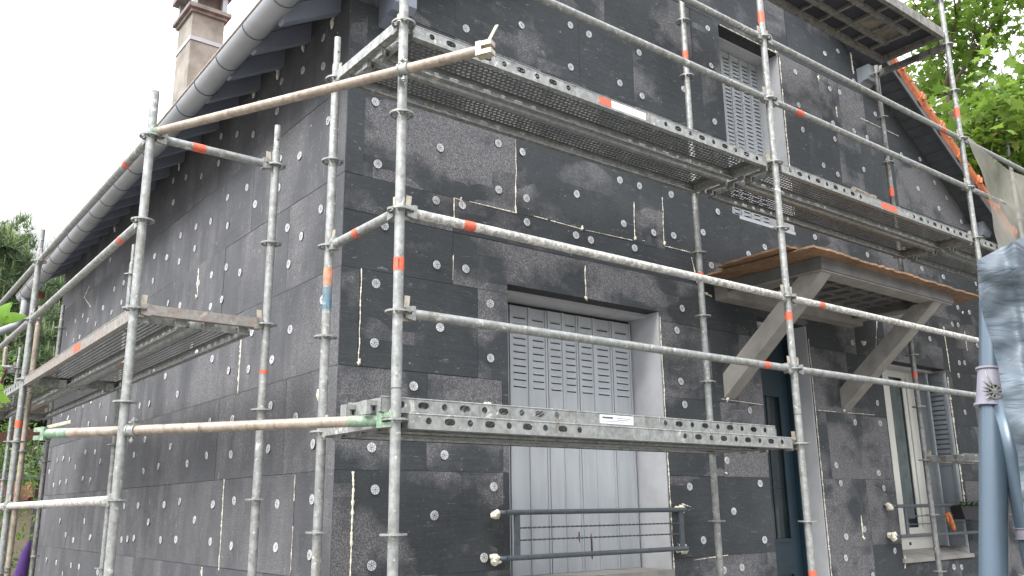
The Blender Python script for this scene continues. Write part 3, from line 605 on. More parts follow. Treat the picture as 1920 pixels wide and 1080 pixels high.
# ---- window 2
w2 = empty('window', (0, 0, 0), None, None, parent=house); y = .25
b = MB()
for x0, x1 in ((6.07, 6.14), (6.485, 6.555), (6.565, 6.625), (6.895, 6.96), (6.97, 7.05), (7.055, 7.12)): b.box((x0, y+(0 if x0 not in (6.565, 6.895) else .012), 1.29), (x1, y+.05, 3.0))
b.box((6.14, y+.005, 2.93), (7.12, y+.05, 2.999)); b.box((6.14, y+.005, 1.291), (7.12, y+.05, 1.36)); b.box((6.06, y-.015, 1.15), (7.2, y+.05, 1.287)); b.box((6.06, y-.03, 1.262), (7.2, y-.016, 1.285))
b.build('window_frame', 'white', w2)
b = MB(); b.box((6.14, y+.02, 1.36), (7.06, y+.028, 2.93)); b.build('glass_pane', 'glass', w2)
b = MB(); n = 60; vs = []
for k in range(n+1):
    x = 6.14+.92*k/n; yy = y+.0165+.003*math.sin(k*1.3)*random.uniform(.5, 1)
    vs += [(x, yy, 1.45), (x, yy, 2.9)]
b.add(vs, [(2*k, 2*k+2, 2*k+3, 2*k+1) for k in range(n) if (k % 60) > 26 and (k % 60) < 46 or k < 20], 0, True); b.build('curtain', 'curtain', w2)
b = MB(); b.box((6.6, y-.018, 1.19), (6.64, y-.0155, 1.22), 0); b.build('vent_slot', 'slot', w2)
b = MB(); b.add([(6.0, -.03, 1.085), (7.4, -.03, 1.085), (7.4, .24, 1.149), (6.0, .24, 1.149), (6.0, -.03, 1.05), (7.4, -.03, 1.05), (7.4, .24, 1.05), (6.0, .24, 1.05)], [(0,1,2,3),(7,6,5,4),(0,4,5,1),(1,5,6,2),(2,6,7,3),(3,7,4,0)]); b.build('window_sill', 'concrete', house)
# open wooden shutter folded back against the right reveal
so2 = empty('open_shutter', (0, 0, 0), None, None, parent=house)
b = MB(); x = 7.33; b.box((x, .0, 1.17), (x+.025, .235, 2.98)); 
for ya, yb_ in ((.0, .03), (.205, .235)): b.box((x-.012, ya, 1.17), (x-.0005, yb_, 2.98))
for za, zb in ((1.17, 1.25), (2.0, 2.06), (2.9, 2.98)): b.box((x-.011, .031, za), (x-.0005, .204, zb))
o = b.build('shutter_panel', 'shutter2', so2); b = MB()
for k in range(14): b.obox((x-.008, .118, 2.14+.052*k), (.009, 0, -.006), (0, .082, 0), (.002, 0, .018))
b.build('louvres', 'shutter2', o)
b = MB(); b.box((7.13, .10, 1.17), (7.155, .245, 2.98)); b.box((7.10, .085, 1.17), (7.128, .11, 2.98)); b.build('shutter_panel', 'shutter2', so2)

# ---- window guard rails
def guard(x0, x1, xp0, xp1, nrod):
    y = -.115; g = empty('window_guard_rail', (0, 0, 0), None, None, parent=house)
    for z in (1.58, 1.305):
        b = MB(); b.tube((x0+.06, y, z), (x1-.05, y, z), .0165); b.build('rail_bar', 'rail', g)
        for x in (x0+.03, x1-.02):
            b = MB(); b.path([(x, .0, z), (x, -.07, z), (x+(.03 if x < (x0+x1)/2 else -.03), y, z)], .014, 8); b.build('rail_fixing', 'rail', g)
            foamblob((x-(.01 if x < 3.5 else 0), -.05, z), .030, g, 9, (1, 1.3, 1))
    for x in (xp0, xp1):
        b = MB(); b.box((x, y-.008, 1.318), (x+.04, y+.008, 1.566)); b.build('upright_bar', 'rail', g)
    for z in (1.485, 1.41):
        b = MB(); n = int((xp1-xp0)/.012)
        for ph in (0, math.pi): b.path([(xp0+.04+(xp1-xp0-.04)*k/n, y+.0032*math.sin(k*.9+ph), z+.0032*math.cos(k*.9+ph)) for k in range(n+1)], .0034, 5)
        b.build('twisted_bar', 'rail', g)
guard(1.08, 2.86, 1.20, 2.74, 2); guard(5.74, 7.72, 5.93, 7.45, 2)
# ---- door canopy
cn = empty('door_canopy', (0, 0, 0), None, None, parent=house)
x0, x1, y0 = 3.47, 5.53, -1.03; b = MB()
b.box((x0, y0, 3.395), (x1, -.001, 3.43), 0); b.box((x0, -.14, 3.285), (x1, -.0015, 3.3948), 1)
for q0, q1, zz in (((x0, y0), (x1, y0+.16), 0), ((x0, y0+.1602), (x0+.19, -.1402), 0), ((x1-.19, y0+.1602), (x1, -.1402), 0)):
    b.box((q0[0], q0[1], 3.338), (q1[0], q1[1], 3.3948), 0); b.box((q0[0]+.012, q0[1]+(.012 if q0[1] == y0 else 0), 3.326), (q1[0]-(.012 if q1[0] == x1 else 0), q1[1], 3.3378), 1)
for (cx, sx) in ((x0+.19, 1), (x1-.19, -1)):
    b.prism([(cx, y0+.16), (cx+sx*.12, y0+.16), (cx, y0+.28)] if sx > 0 else [(cx, y0+.16), (cx, y0+.28), (cx-.12, y0+.16)], lambda u, v, d: (u, v, d), 3.327, 3.394, 1)
b.build('canopy_slab', ['concrete_dk', 'concrete'], cn)
b = MB()
for k in range(1, 8): xx = x0+.19+(x1-x0-.38)*k/8; b.box((xx-.010, y0+.162, 3.368), (xx+.010, -.142, 3.3946))
for k in range(1, 4): yy = y0+.16+(-.14-y0-.16)*k/4; b.box((x0+.192, yy-.010, 3.370), (x1-.192, yy+.010, 3.3945))
b.build('coffer_ribs', 'concrete_dk', cn)
for xx in (3.50, 5.22):
    b = MB(); b.prism([(-.001, 2.46), (-.001, 2.66), (-.70, 3.24), (-.80, 3.325), (-1.0, 3.325), (-.90, 3.23)], lambda u, v, d: (d, u, v), xx, xx+.14); b.build('bracket', 'concrete', cn)
    b = MB(); foamo = foamblob((xx+.02, -.015, 2.45), .016, cn, 3)

# strand boards lying on the canopy
def sheet(name, pts, z, th, mat, label, cat, group=None, rough=.012):
    b = MB(); P2 = []
    n = len(pts)
    for i in range(n):
        a, c = Vector(pts[i]), Vector(pts[(i+1) % n]); m = max(1, int((c-a).length/.05))
        for k in range(m):
            q = a.lerp(c, k/m); j = rough if 0 < k else rough*.3
            P2.append((q.x+random.uniform(-j, j), q.y+random.uniform(-j, j)))
    b.prism(P2, lambda u, v, d: (u, v, d+z(u, v)), 0, th); o = b.build(name, mat); return tag(o, label, cat, group)
sheet('chipboard_sheet', [(3.22, -1.14), (5.93, -1.12), (5.93, -.02), (3.22, -.02)], lambda u, v: 3.447-.004*u+.022*(v+.5)*0, .016, 'osb', 'large strand-board sheet lying over the grey door canopy', 'board')
sheet('chipboard_sheet', [(3.12, -.98), (4.2, -.9), (4.25, -.25), (3.14, -.3)], lambda u, v: 3.458+.003*(u-3.1), .015, 'osb', 'smaller strand-board offcut on top of the big sheet, at the left of the door canopy', 'board')

# ------------------------------------------------------------ scaffolding
RT = .02415
YO, YI, XS = -1.132, -.386, (-.2727, 2.8315, 5.9264, 9.0)
XO, XI, YS_ = -1.0816, -.3385, (.2677, 3.4272, 6.3055, 9.3)
ZL = 1.671
def rosette_mesh():
    b = MB(); n = 8; h = .0045
    for k in range(n):
        a0, a1 = 2*math.pi*k/n, 2*math.pi*(k+1)/n; big = k % 2 == 0
        for zz in (h, -h):
            f = (lambda u, v, z=zz: (v*math.cos(u), v*math.sin(u), z)) if zz > 0 else (lambda u, v, z=zz: (v*math.cos(u), v*math.sin(u), z))
            b.hole(a0, a1, .0246, .061, (a0+a1)/2, .0425, .345 if big else .27, .0145 if big else .0125, f, 0, 4, sup=.7)
    for r, flip in ((.061, 0), (.0246, 1)):
        m = 48; vs = [(r*math.cos(2*math.pi*i/m), r*math.sin(2*math.pi*i/m), z) for z in (-h, h) for i in range(m)]
        b.add(vs, [(i, (i+1) % m, m+(i+1) % m, m+i) for i in range(m)], 0, True)
    m = 24; b.tube((0, 0, -.012), (0, 0, .012), .0262, seg=20, cap=False)
    return b
ros = None
def rosette(par, z):
    global ros
    if ros is None: ros = rosette_mesh().build('rosette', 'galv', par, (0, 0, z)); return ros
    return inst('rosette', ros, par, loc=(0, 0, z))
def standard(par, x, y, z0, z1, zr, tapes=(), top=False, joint=None, mat='galv', lean=0):
    """one upright tube: zr = rosette heights"""
    b = MB()
    if top:
        zs = z1-.18; b.tube((0, 0, z0), (0, 0, zs), RT, seg=20); b.tube((0, 0, zs), (0, 0, zs+.015), RT, .0195, seg=20, cap=False); b.tube((0, 0, zs+.015), (0, 0, z1), .0190, seg=20)
        b.tube((0, -.0192, z1-.1), (0, -.0196, z1-.1), .006, seg=10, mi=1)
    else: b.tube((0, 0, z0), (0, 0, z1), RT, seg=20)
    if joint:
        b.tube((0, 0, joint), (0, 0, joint+.004), RT+.0006, seg=20, mi=1); b.tube((0, 0, joint+.004), (0, 0, joint+.2), RT+.0008, seg=20)
        for dz in (.06, .11): b.tube((-.012, -.0235, joint+dz), (-.0123, -.0250, joint+dz), .006, seg=8)
    o = b.build('standard', [mat, 'slot'], par, (x, y, 0))
    for z in zr: rosette(o, z)
    for z, h in tapes:
        b = MB(); m = 20; b.tube((0, 0, z-h/2), (0, 0, z+h/2), RT+.0012, seg=20, cap=False); b.build('marking_tape', 'red', o)
    return o
def head(b, p, d, mi=0):
    """wedge head of a ledger gripping the rosette; p = rosette centre, d = unit vector away from the post"""
    p, d = Vector(p), Vector(d); s = d.cross(Vector((0, 0, 1)))
    for z0, z1 in ((.007, .034), (-.034, -.007)):
        vs = []
        for (t, hw) in ((.030, .020), (.068, .024), (.085, .022)):
            k = 1.0 if t > .05 else .75
            vs += [p+d*t+s*hw*i+Vector((0, 0, (z0 if z0 > 0 else z0*k) if j == 0 else (z1*k if z1 > 0 else z1))) for i, j in ((-1, 0), (1, 0), (1, 1), (-1, 1))]
        fs = [(0, 1, 2, 3), (11, 10, 9, 8)]
        for q in (0, 4):
            for i in range(4): fs.append((q+i, q+4+i, q+4+(i+1) % 4, q+(i+1) % 4))
        b.add(vs, fs, mi)
    b.obox(p+d*.076, d*.010, s*.021, Vector((0, 0, .033)), mi)
    b.obox(p+d*.044+Vector((0, 0, .022)), d*.014+Vector((0, 0, -.0)), s*.003, Vector((0, 0, .062))+d*.006, 1)
def ledger(par, p0, p1, tapes=(), mat='galv', heads=(1, 1)):
    p0, p1 = Vector(p0), Vector(p1); d = (p1-p0).normalized(); b = MB(); b.tube(p0+d*.082, p1-d*.082, RT, seg=20, cap=True)
    o = b.build('ledger', mat, par)
    for hd, q, dd in ((heads[0], p0, d), (heads[1], p1, -d)):
        if hd: b = MB(); head(b, q, dd); b.build('wedge_head', ['galv', 'wedge'], o)
    for t, h in tapes:
        b = MB(); q = p0+d*t; b.tube(q-d*h/2, q+d*h/2, RT+.0012, seg=20, cap=False); b.build('marking_tape', 'red', o)
    return o
def transom(par, p0, p1, mat='galv', name='transom', thick=.052):
    p0, p1 = Vector(p0), Vector(p1); d = (p1-p0).normalized(); s = d.cross(Vector((0, 0, 1))); b = MB(); L_ = (p1-p0).length
    # inverted U channel
    q0, q1 = p0+d*.06, p1-d*.06; c = (q0+q1)/2; hl = d*(q1-q0).length/2
    b.obox(c+Vector((0, 0, -.024)), hl, s*.024, Vector((0, 0, .003))); 
    for i in (-1, 1): b.obox(c+s*.0215*i+Vector((0, 0, .004)), hl, s*.0025, Vector((0, 0, thick/2-.001)))
    for t in (.25, .75): b.obox(p0.lerp(p1, t)+Vector((0, 0, -.0278)), d*.02, s*.008, Vector((0, 0, .0005)), 1)
    head(b, p0, d); head(b, p1, -d); return b.build(name, [mat, 'wedge'], par)

# front scaffold
fs = empty('scaffold', (0, 0, 0), 'tall galvanised steel scaffold standing along the front of the house', 'scaffold')
lv = lambda a, b_: [a+.5*k for k in range(int((b_-a)/.5)+1)]
A_ = standard(fs, XS[0], YO, .12, 6.8, lv(.5, 6.5), [(2.73, .065)], joint=2.14)
b = MB(); 
D_ = standard(fs, XS[0]+.0, YI, .12, 4.27, lv(.5, 4.0), [], top=True, mat='galv')
for z, h, m_ in ((2.83, .10, 'old_orange'), (2.71, .12, 'old_blue')):
    b = MB(); b.tube((0, 0, z-h/2), (0, 0, z+h/2), RT+.0009, seg=20, cap=False); b.build('paint_band', m_, D_)
b = MB(); b.tube((0, 0, 2.72), (0, 0, 2.80), RT+.001, seg=16, cap=False); 
E_ = standard(fs, XS[1], YO, .12, 6.8, lv(.5, 6.5), [(5.17, .09), (2.865, .06), (1.17, .05)], joint=2.19)
G_ = standard(fs, XS[1], YI, .12, 6.8, lv(.5, 6.5), [(5.19, .07), (3.33, .03)], mat='galv')
F_ = standard(fs, XS[2], YO, .12, 7.0, lv(.5, 6.5), [(5.27, .10)], joint=4.75)
H_ = standard(fs, XS[2], YI, .12, 6.1, lv(.5, 6.0), [(4.68, .09), (2.81, .05)], mat='galv_dk')
standard(fs, XS[3], YO, .12, 7.0, lv(.5, 6.5)); standard(fs, XS[3], YI, .12, 6.1, lv(.5, 6.0))
for o, x, y in ((A_, 0, 0),):     # lettering of the tape on the corner post
    cu = bpy.data.curves.new('lettering', 'FONT'); cu.body = 'LAYHER'; cu.size = .0135; cu.align_x = 'CENTER'; cu.align_y = 'CENTER'; cu.extrude = .0002
    t = bpy.data.objects.new('tape_lettering', cu); col.objects.link(t); t.parent = o; cu.materials.append(M['ink'])
    dv = Vector((cp.x-XS[0], cp.y-YO, 0)).normalized(); t.location = (dv.x*(RT+.0022), dv.y*(RT+.0022), 2.73)
    t.rotation_euler = (Matrix.Rotation(math.atan2(dv.x, -dv.y), 3, 'Z').to_4x4() @ Matrix.Rotation(R(90), 4, 'X') @ Matrix.Rotation(R(90), 4, 'Z')).to_euler()
bpy.context.view_layer.update(); tm = bpy.data.meshes.new_from_object(t.evaluated_get(bpy.context.evaluated_depsgraph_get())); t2 = bpy.data.objects.new('lettering', tm); col.objects.link(t2); t2.parent = t.parent
t2.location = t.location; t2.rotation_euler = t.rotation_euler; bpy.data.objects.remove(t)
YV = (0, 1, 0)
for i in range(3):
    a, c = XS[i], XS[i+1]; 
    for z in (3.0, 2.5, 4.5, 5.0):
        if i == 0 and z == 4.5: tp = []
        tp = {(0, 3.0): [(.40, .07)], (1, 3.0): [(.40, .06)], (0, 2.5): [(2.79, .06)], (1, 4.5): [(.37, .085)], (1, 5.0): [(2.73, .07)]}.get((i, z), [])
        ledger(fs, (a, YO, z), (c, YO, z), tp, 'plaster_tube' if z == 3.0 else 'galv')
ledger(fs, (XS[0], YI, 3.0), (XS[0], YO, 3.0), [(.32, .05)])
for i, zs in ((0, (2.0, 4.0)), (1, (2.0, 4.0, 6.0)), (2, (4.0, 6.0))):
    for z in zs: transom(fs, (XS[i], YO, z), (XS[i], YI, z), 'galv' if i == 0 else 'galv_dk')
transom(fs, (XS[2], YO, 2.0), (XS[2], YI, 2.0), 'galv_dk')
# weathered plank bolted under the middle transom
# side scaffold
ss = empty('scaffold', (0, 0, 0), 'lower steel scaffold along the gutter side wall at the left', 'scaffold')
lz = lambda a, b_: [ZL+.5*k for k in range(a, b_+1)]
standard(ss, XO, YS_[0], .12, ZL+2.28, lz(-2, 4), []); 
for o in list(ss.children): pass
bpy.data.objects.remove([c for c in bpy.data.objects if c.parent == ss and c.type == 'MESH'][0]) if False else None
standard(ss, XI, YS_[0], .12, ZL+2.27, lz(-2, 4), [(ZL+.72, .02)], top=True)
standard(ss, XO, YS_[1], .12, ZL+2.28, lz(-2, 4), [(ZL+.64, .06)], top=True); standard(ss, XI, YS_[1], .12, ZL+2.28, lz(-2, 4), top=True)
standard(ss, XI, YS_[2], .12, ZL+2.27, lz(-2, 4), top=True, mat='galv_dk'); standard(ss, XO, YS_[2], .12, ZL+2.27, lz(-2, 4), top=True)
for i in range(2):
    a, c = YS_[i], YS_[i+1]
    for z in (2.0, 1.5, 0.0):
        tp = {(0, 2.0): [(.48, .06)], (0, 1.5): [(.42, .07)]}.get((i, z), [])
        ledger(ss, (XO, a, ZL+z), (XO, c, ZL+z), tp, 'plaster_tube' if z == 0 else 'galv')
ledger(ss, (XO, YS_[0], ZL+2.0), (XI, YS_[0], ZL+2.0), [(.27, .075)], 'galv')
for y in YS_[:3]: transom(ss, (XO, y, ZL+1.0), (XI, y, ZL+1.0), 'warm_steel' if y < 1 else 'galv_dk')
# third scaffold at the back
bs = empty('scaffold', (0, 0, 0), 'farthest small steel scaffold at the back corner of the house, by the dark trees', 'scaffold')
BX, BY = -.86, 4.4
standard(bs, -.87, 4.42, .12, 3.5, [1.66+.5*k for k in range(-2, 2)]+[2.62, 3.12][:0], [], top=True, mat='galv_brown')
standard(bs, -.33, 8.97, .12, 3.85, [.56+.5*k for k in range(7)], [], top=True); standard(bs, -.42, 9.6, .12, 4.1, [.6+.5*k for k in range(7)], top=True, mat='galv_brown')
standard(bs, -2.8, 8.97, .12, 3.85, [.56+.5*k for k in range(7)], top=True)
ledger(bs, (-2.8, 8.97, 3.56), (-.33, 8.97, 3.56)); ledger(bs, (-2.8, 8.97, 3.06), (-.33, 8.97, 3.06)); ledger(bs, (-2.8, 8.97, 1.56), (-.33, 8.97, 1.56), mat='galv_brown')
transom(bs, (-.42, 9.6, 3.6), (.9, 9.6, 3.6), 'galv_dk')
b = MB(); b.beam((-.40, 9.4, 3.65), (-.62, 9.5, 2.6), .05, .02); b.build('brace', 'rust', bs)

# ------------------------------------------------------------ steel planks
PW, PH = .320, .068
def plank_proto(L_, solid=False, mat='galv_deck', label_plate=True):
    """plank runs along +x from the origin, width along +y, underside at z=0"""
    root = empty('steel_plank', (0, 0, 0))
    b = MB(); top = PH-.004; nx = int((L_-.16)/.034); px = (L_-.16)/nx; ny = 9; y0, y1 = .022, PW-.022; py = (y1-y0)/ny
    f = lambda u, v: (u, v, top)
    for i in range(nx):
        for j in range(ny):
            u0 = .08+px*i; v0 = y0+py*j; o_ = px*.22*(1 if j % 2 else -1)
            b.hole(u0, u0+px, v0, v0+py, u0+px/2+o_*.9, v0+py/2, .0135, .0102, f, 0, 2)
    for (a0, a1, c0, c1) in ((.0, .08, 0, PW), (L_-.08, L_, 0, PW), (.08, L_-.08, 0, y0), (.08, L_-.08, y1, PW)): b.add([(a0, c0, top), (a1, c0, top), (a1, c1, top), (a0, c1, top)], [(0, 1, 2, 3)])
    b.build('walking_surface', mat, root)
    for side in (0, 1):
        y = 0 if side == 0 else PW; s = 1 if side == 0 else -1; b = MB()
        fo = lambda u, v: (u, y, v); z0, z1 = .004, PH
        if solid and side == 0: b.add([fo(0, z0), fo(L_, z0), fo(L_, z1), fo(0, z1)], [(0, 1, 2, 3)])
        else:
            edges = [0, .05]; kinds = ['p']
            nh = 9; st = .118
            for e_ in range(nh): edges.append(edges[-1]+st); kinds.append('r' if e_ % 2 == 0 else 'o')
            mid = L_-2*edges[-1]; right = [L_-q for q in edges][::-1]; rk = kinds[::-1]
            edges2 = edges+right; kinds2 = kinds+['p']+rk
            for e_ in range(len(kinds2)):
                a0, a1 = edges2[e_], edges2[e_+1]
                if kinds2[e_] == 'p': b.add([fo(a0, z0), fo(a1, z0), fo(a1, z1), fo(a0, z1)], [(0, 1, 2, 3)])
                else: b.hole(a0, a1, z0, z1, (a0+a1)/2, .038, .016 if kinds2[e_] == 'r' else .030, .0165, fo, 0, 4, sup=1 if kinds2[e_] == 'r' else .75)
        # rolled top bead and bottom flange (turned inwards, with lip)
        b.tube((0, y+.002*s, PH-.001), (L_, y+.002*s, PH-.001), .0045, seg=8)
        b.add([(0, y-.004*s, .004), (L_, y-.004*s, .004), (L_, y+.030*s, .0005), (0, y+.030*s, .0005), (0, y+.030*s, .012), (L_, y+.030*s, .012), (0, y-.004*s, -.002), (L_, y-.004*s, -.002), (0, y+.03*s, -.0035), (L_, y+.03*s, -.0035)],
              [(0, 1, 2, 3), (3, 2, 5, 4), (6, 7, 9, 8), (0, 1, 7, 6)])
        b.build('side_rail', 'warm_steel' if solid and side == 0 else 'galv', root)
    for x in (0, L_):
        b = MB(); sx = 1 if x == 0 else -1
        b.box((x-.003*sx, .0, .0), (x+.003*sx, PW, PH-.005))
        for yy in (.06, PW-.06):
            b.box((x-.055*sx, yy-.028, .030), (x-.0035*sx, yy+.028, .052)); b.box((x-.055*sx, yy-.028, -.012), (x-.035*sx, yy+.028, .0295))
            b.box((x-.0042*sx, yy-.008, .008), (x-.0034*sx, yy+.008, .026), 1)
        b.build('end_cap', ['galv', 'slot'], root)
    for k in (0,):
        break
        x = L_*k/6; b = MB(); b.box((x-.012, .031, .030), (x+.012, PW-.031, PH-.0045)); b.build('stiffener', mat, root)
    return root
def place_plank(proto, first, loc, rz, label, group, extra=None):
    o = proto if first else copy_tree(proto)
    o.location = loc; o.rotation_euler = (0, 0, rz); tag(o, label, 'scaffold plank', group)
    return o
LP = 2.94
pf = plank_proto(LP); ps = plank_proto(2.98, True)
GU, GL, GS = 'planks of the upper front deck', 'planks of the lower front deck', 'planks of the side scaffold'
x0 = XS[0]+.06; yo = YO-.005; yi = YO+.355
p1 = place_plank(pf, True, (x0, yo, 3.945), 0, 'upper front deck outer plank in the left bay, red and white marks on its edge', GU)
p2 = place_plank(pf, False, (x0, yi, 3.945), 0, 'upper front deck plank nearest the wall, in the left bay', GU)
p3 = place_plank(pf, False, (XS[1]+.07, yo, 3.945), 0, 'outer upper deck plank above the door canopy, one red mark on its edge', GU)
p4 = place_plank(pf, False, (XS[1]+.07, yi, 3.945), 0, 'upper deck plank nearest the wall above the door canopy', GU)
p5 = place_plank(pf, False, (XS[2]+.07, yo, 3.945), 0, 'outer plank of the upper deck right of the last post, by the netting', GU)
p6 = place_plank(pf, False, (XS[2]+.07, yi, 3.945), 0, 'inner plank of the upper deck at the far right, beside the wall', GU)
p7 = place_plank(pf, False, (x0+.005, yo, 1.965), 0, 'lower front deck plank nearest the camera, lying under another plank', GL)
p8 = place_plank(pf, False, (x0+.005, yi, 1.965), 0, 'lower front deck plank on the wall side of the stacked pair', GL)
p9 = place_plank(pf, False, (x0-.12, yo+.035, 2.038), 0, 'loose plank stacked on top of the lower front deck, with a white label', GL)
p10 = place_plank(pf, False, (XS[2]+.06, YI-.33, 1.975), 0, 'plank end at the far right below the canopy, behind the blue grey pole', GL)
def mark(par, a, c, mi, name='marking_tape', z0=.012, z1=.060):
    b = MB(); b.box((a, -.0015, z0), (c, -.0004, z1)); return b.build(name, mi, par)
mark(p1, 1.30, 1.40, 'red'); mark(p1, 1.402, 1.70, 'label', 'paper_label'); mark(p3, 1.36, 1.60, 'red')
mark(p9, 1.36, 1.62, 'label', 'paper_label')
o9 = [c for c in bpy.data.objects if c.parent == p9 and c.name.startswith('paper_label')][0]
b = MB(); b.box((1.38, -.0022, .040), (1.46, -.0016, .050)); b.box((1.49, -.0022, .043), (1.60, -.0016, .046)); b.box((1.49, -.0022, .033), (1.58, -.0016, .036)); b.box((1.38, -.0022, .025), (1.55, -.0016, .027)); b.build('label_print', 'rail', o9)
b = MB(); b.tube((1.665, -.0018, .020), (1.665, -.0024, .020), .01, seg=12); 
# side deck: planks run along +Y (rotated 90deg: local +y becomes -x) so width goes from XI side outwards
def side_plank(first, x_out, y, label, sol=True):
    # local x -> +y, local y -> +x  (mirror free: rotate -90 about z then start from the far end)
    o = place_plank(ps if sol else pf, first, (x_out, y, ZL+1-.055), R(-90), label, GS); return o
# rotation -90: local +x -> -y, local +y -> +x ; origin at far end
s1 = side_plank(True, XO-.005, YS_[0]+.07+2.98, 'outer plank of the near side deck, solid edge with an orange mark'); s2 = place_plank(pf, False, (XO+.36, YS_[0]+.09+LP, ZL+.945), R(-90), 'inner plank of the near side deck, next to the wall', GS)
s3 = place_plank(pf, False, (XO-.005, YS_[1]+.07+2.75, ZL+.945), R(-90), 'outer plank of the far side deck, with holes along its edge', GS); s4 = place_plank(pf, False, (XO+.36, YS_[1]+.07+2.75, ZL+.945), R(-90), 'inner plank of the far side deck, next to the wall', GS)
mark(s1, 2.98-1.32, 2.98-1.12, 'red'); mark(s1, .0, .9, 'rust', 'rust_stain', .02, .03) if False else None

# top deck: alloy frame with plywood, seen from below
td = empty('deck_frame', (XS[1], YO, 6.06), 'alloy and plywood deck unit at the very top right, seen from below', 'scaffold deck')
b = MB(); Lx = XS[2]-XS[1]-.12; x0 = .06
for q0, q1 in (((x0, -.01, 0), (x0+Lx, .035, .10)), ((x0, .60, 0), (x0+Lx, .645, .10)), ((x0, .0352, .0), (x0+.05, .5998, .08)), ((x0+Lx-.05, .0352, .0), (x0+Lx, .5998, .08))): b = MB(); b.box(q0, q1); b.build('frame_rail', 'timber_deck', td)
b = MB()
for yy in (.17, .40): b = MB(); b.box((x0+.051, yy, .012), (x0+Lx-.30, yy+.045, .055)); b.build('long_bearer', 'timber_deck', td)
b = MB(); k = 0
x = x0+.25
while x < x0+Lx-.2:
    b = MB(); b.box((x, .036, .0555), (x+.03, .5995, .059)); b.box((x, .036, .030), (x+.03, .1695, .0552)); b.box((x, .2155, .030), (x+.03, .3995, .0552)); b.box((x, .4455, .030), (x+.03, .5995, .0552)); x += .30; b.build('cross_bar', 'timber_deck', td)
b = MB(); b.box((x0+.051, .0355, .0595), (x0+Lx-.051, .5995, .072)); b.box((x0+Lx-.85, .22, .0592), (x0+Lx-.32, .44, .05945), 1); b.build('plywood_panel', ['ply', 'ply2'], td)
b = MB(); b.tube((x0+Lx, -.012, .04), (x0+Lx, .65, .04), .024, seg=12); b.build('hook_tube', 'galv_dk', td)

# ------------------------------------------------------------ clamped loose tubes
def clamp(par, p, d, r=.030):
    p, d = Vector(p), Vector(d).normalized(); b = MB(); b.tube(p-d*.024, p+d*.024, r, seg=16); s = d.cross(Vector((0, 0, 1))).normalized(); u = s.cross(d)
    b.tube(p-d*.028, p-d*.018, r+.004, seg=16); b.tube(p+d*.018, p+d*.028, r+.004, seg=16)
    for q in (1, -1): b.tube(p+s*.0+u*(r+.004)*q-d*.0, p+u*(r+.034)*q, .008, seg=8); b.tube(p+u*(r+.016)*q, p+u*(r+.027)*q, .014, seg=6)
    for k in range(5): b.blob(p+u*(r+.01)+Vector([random.uniform(-.02, .02) for _ in range(3)]), .009, jit=.4)
    return b.build('coupler', 'galv', par)
def loose(p0, p1, mat, label, ends, clamps, capmat, group=None):
    p0, p1 = Vector(p0), Vector(p1); d = (p1-p0).normalized(); root = empty('scaffold_tube', p0, label, 'scaffold tube', group); q = p1-p0; s = d.cross(Vector((0, 0, 1)))
    b = MB(); b.tube((0, 0, 0), q, RT+.001, seg=20); b.build('tube', mat, root)
    for e_, m_ in zip(ends, capmat):
        b = MB(); c = Vector((0, 0, 0)) if e_ == 0 else q; dd = d if e_ == 0 else -d
        if m_ == 'green': b.tube(c-dd*.002, c+dd*.17, RT+.0022, seg=20)
        b.obox(c-dd*.03+Vector((0, 0, .022)), dd*.036, s*.024, (0, 0, .012)); b.obox(c-dd*.03-Vector((0, 0, .022)), dd*.036, s*.024, (0, 0, .012)); b.obox(c, dd*.014, s*.026, (0, 0, .036))
        o = b.build('end_fitting', m_, root); b = MB(); (b.obox(c-dd*.034+Vector((0, 0, .055))-dd*.02, dd*.008+Vector((0, 0, .001)), s*.003, Vector((0, 0, .055))-dd*.034) if e_ == 1 else b.obox(c+dd*.09+Vector((0, 0, .048)), Vector((0, 0, .009)), s*.003, Vector((0, 0, .012))+dd*.085)); b.build('wedge', 'wedge', root)
    for t in clamps: clamp(root, d*t, d)
    return root
A1 = Vector((-1.10, .33, 3.70)); A2 = Vector((-.315, -1.20, 3.70)); dv = (A2-A1).normalized()
loose(A1+dv*.04, A2+dv*.43, 'galv_brown', 'muddy steel tube clamped slantwise high across the corner, wedge sticking up at its end', (1,), (( A2-A1).length-.03,), ('wedge',))
b = MB(); b.tube((0, 0, 0), dv*.10, RT+.003, seg=16); o = b.build('green_sleeve', 'green'); o.location = A1; o.parent = [q for q in bpy.data.objects if q.name.startswith('scaffold_tube')][0]; o.location = -dv*.02
B1 = Vector((-1.33, .80, 2.03)); B2 = Vector((-.24, -1.02, 2.00)); dB = (B2-B1).normalized()
B2 = Vector((XS[0], YO, 2.0))-dB*.07; B2.y -= .0
loose(B1+Vector((-.02, -.04, 0)), B2, 'galv_brown', 'muddy steel tube with green ends clamped across the corner at the lower deck', (0, 1), (.62,), ('green', 'green'))
# short stub lying on the upper deck
b = MB(); b.tube((0, 0, 0), (.36, .04, .012), .022, seg=16); b.tube((.36, .04, .012), (.405, .045, .013), .030, seg=16); b.box((.39, .02, -.05), (.402, .03, .0)); o = b.build('tube_offcut', 'galv_brown', None, (4.35, -.86, 4.22)); tag(o, 'short steel tube offcut with a collar, lying on the upper deck above the canopy', 'tube')

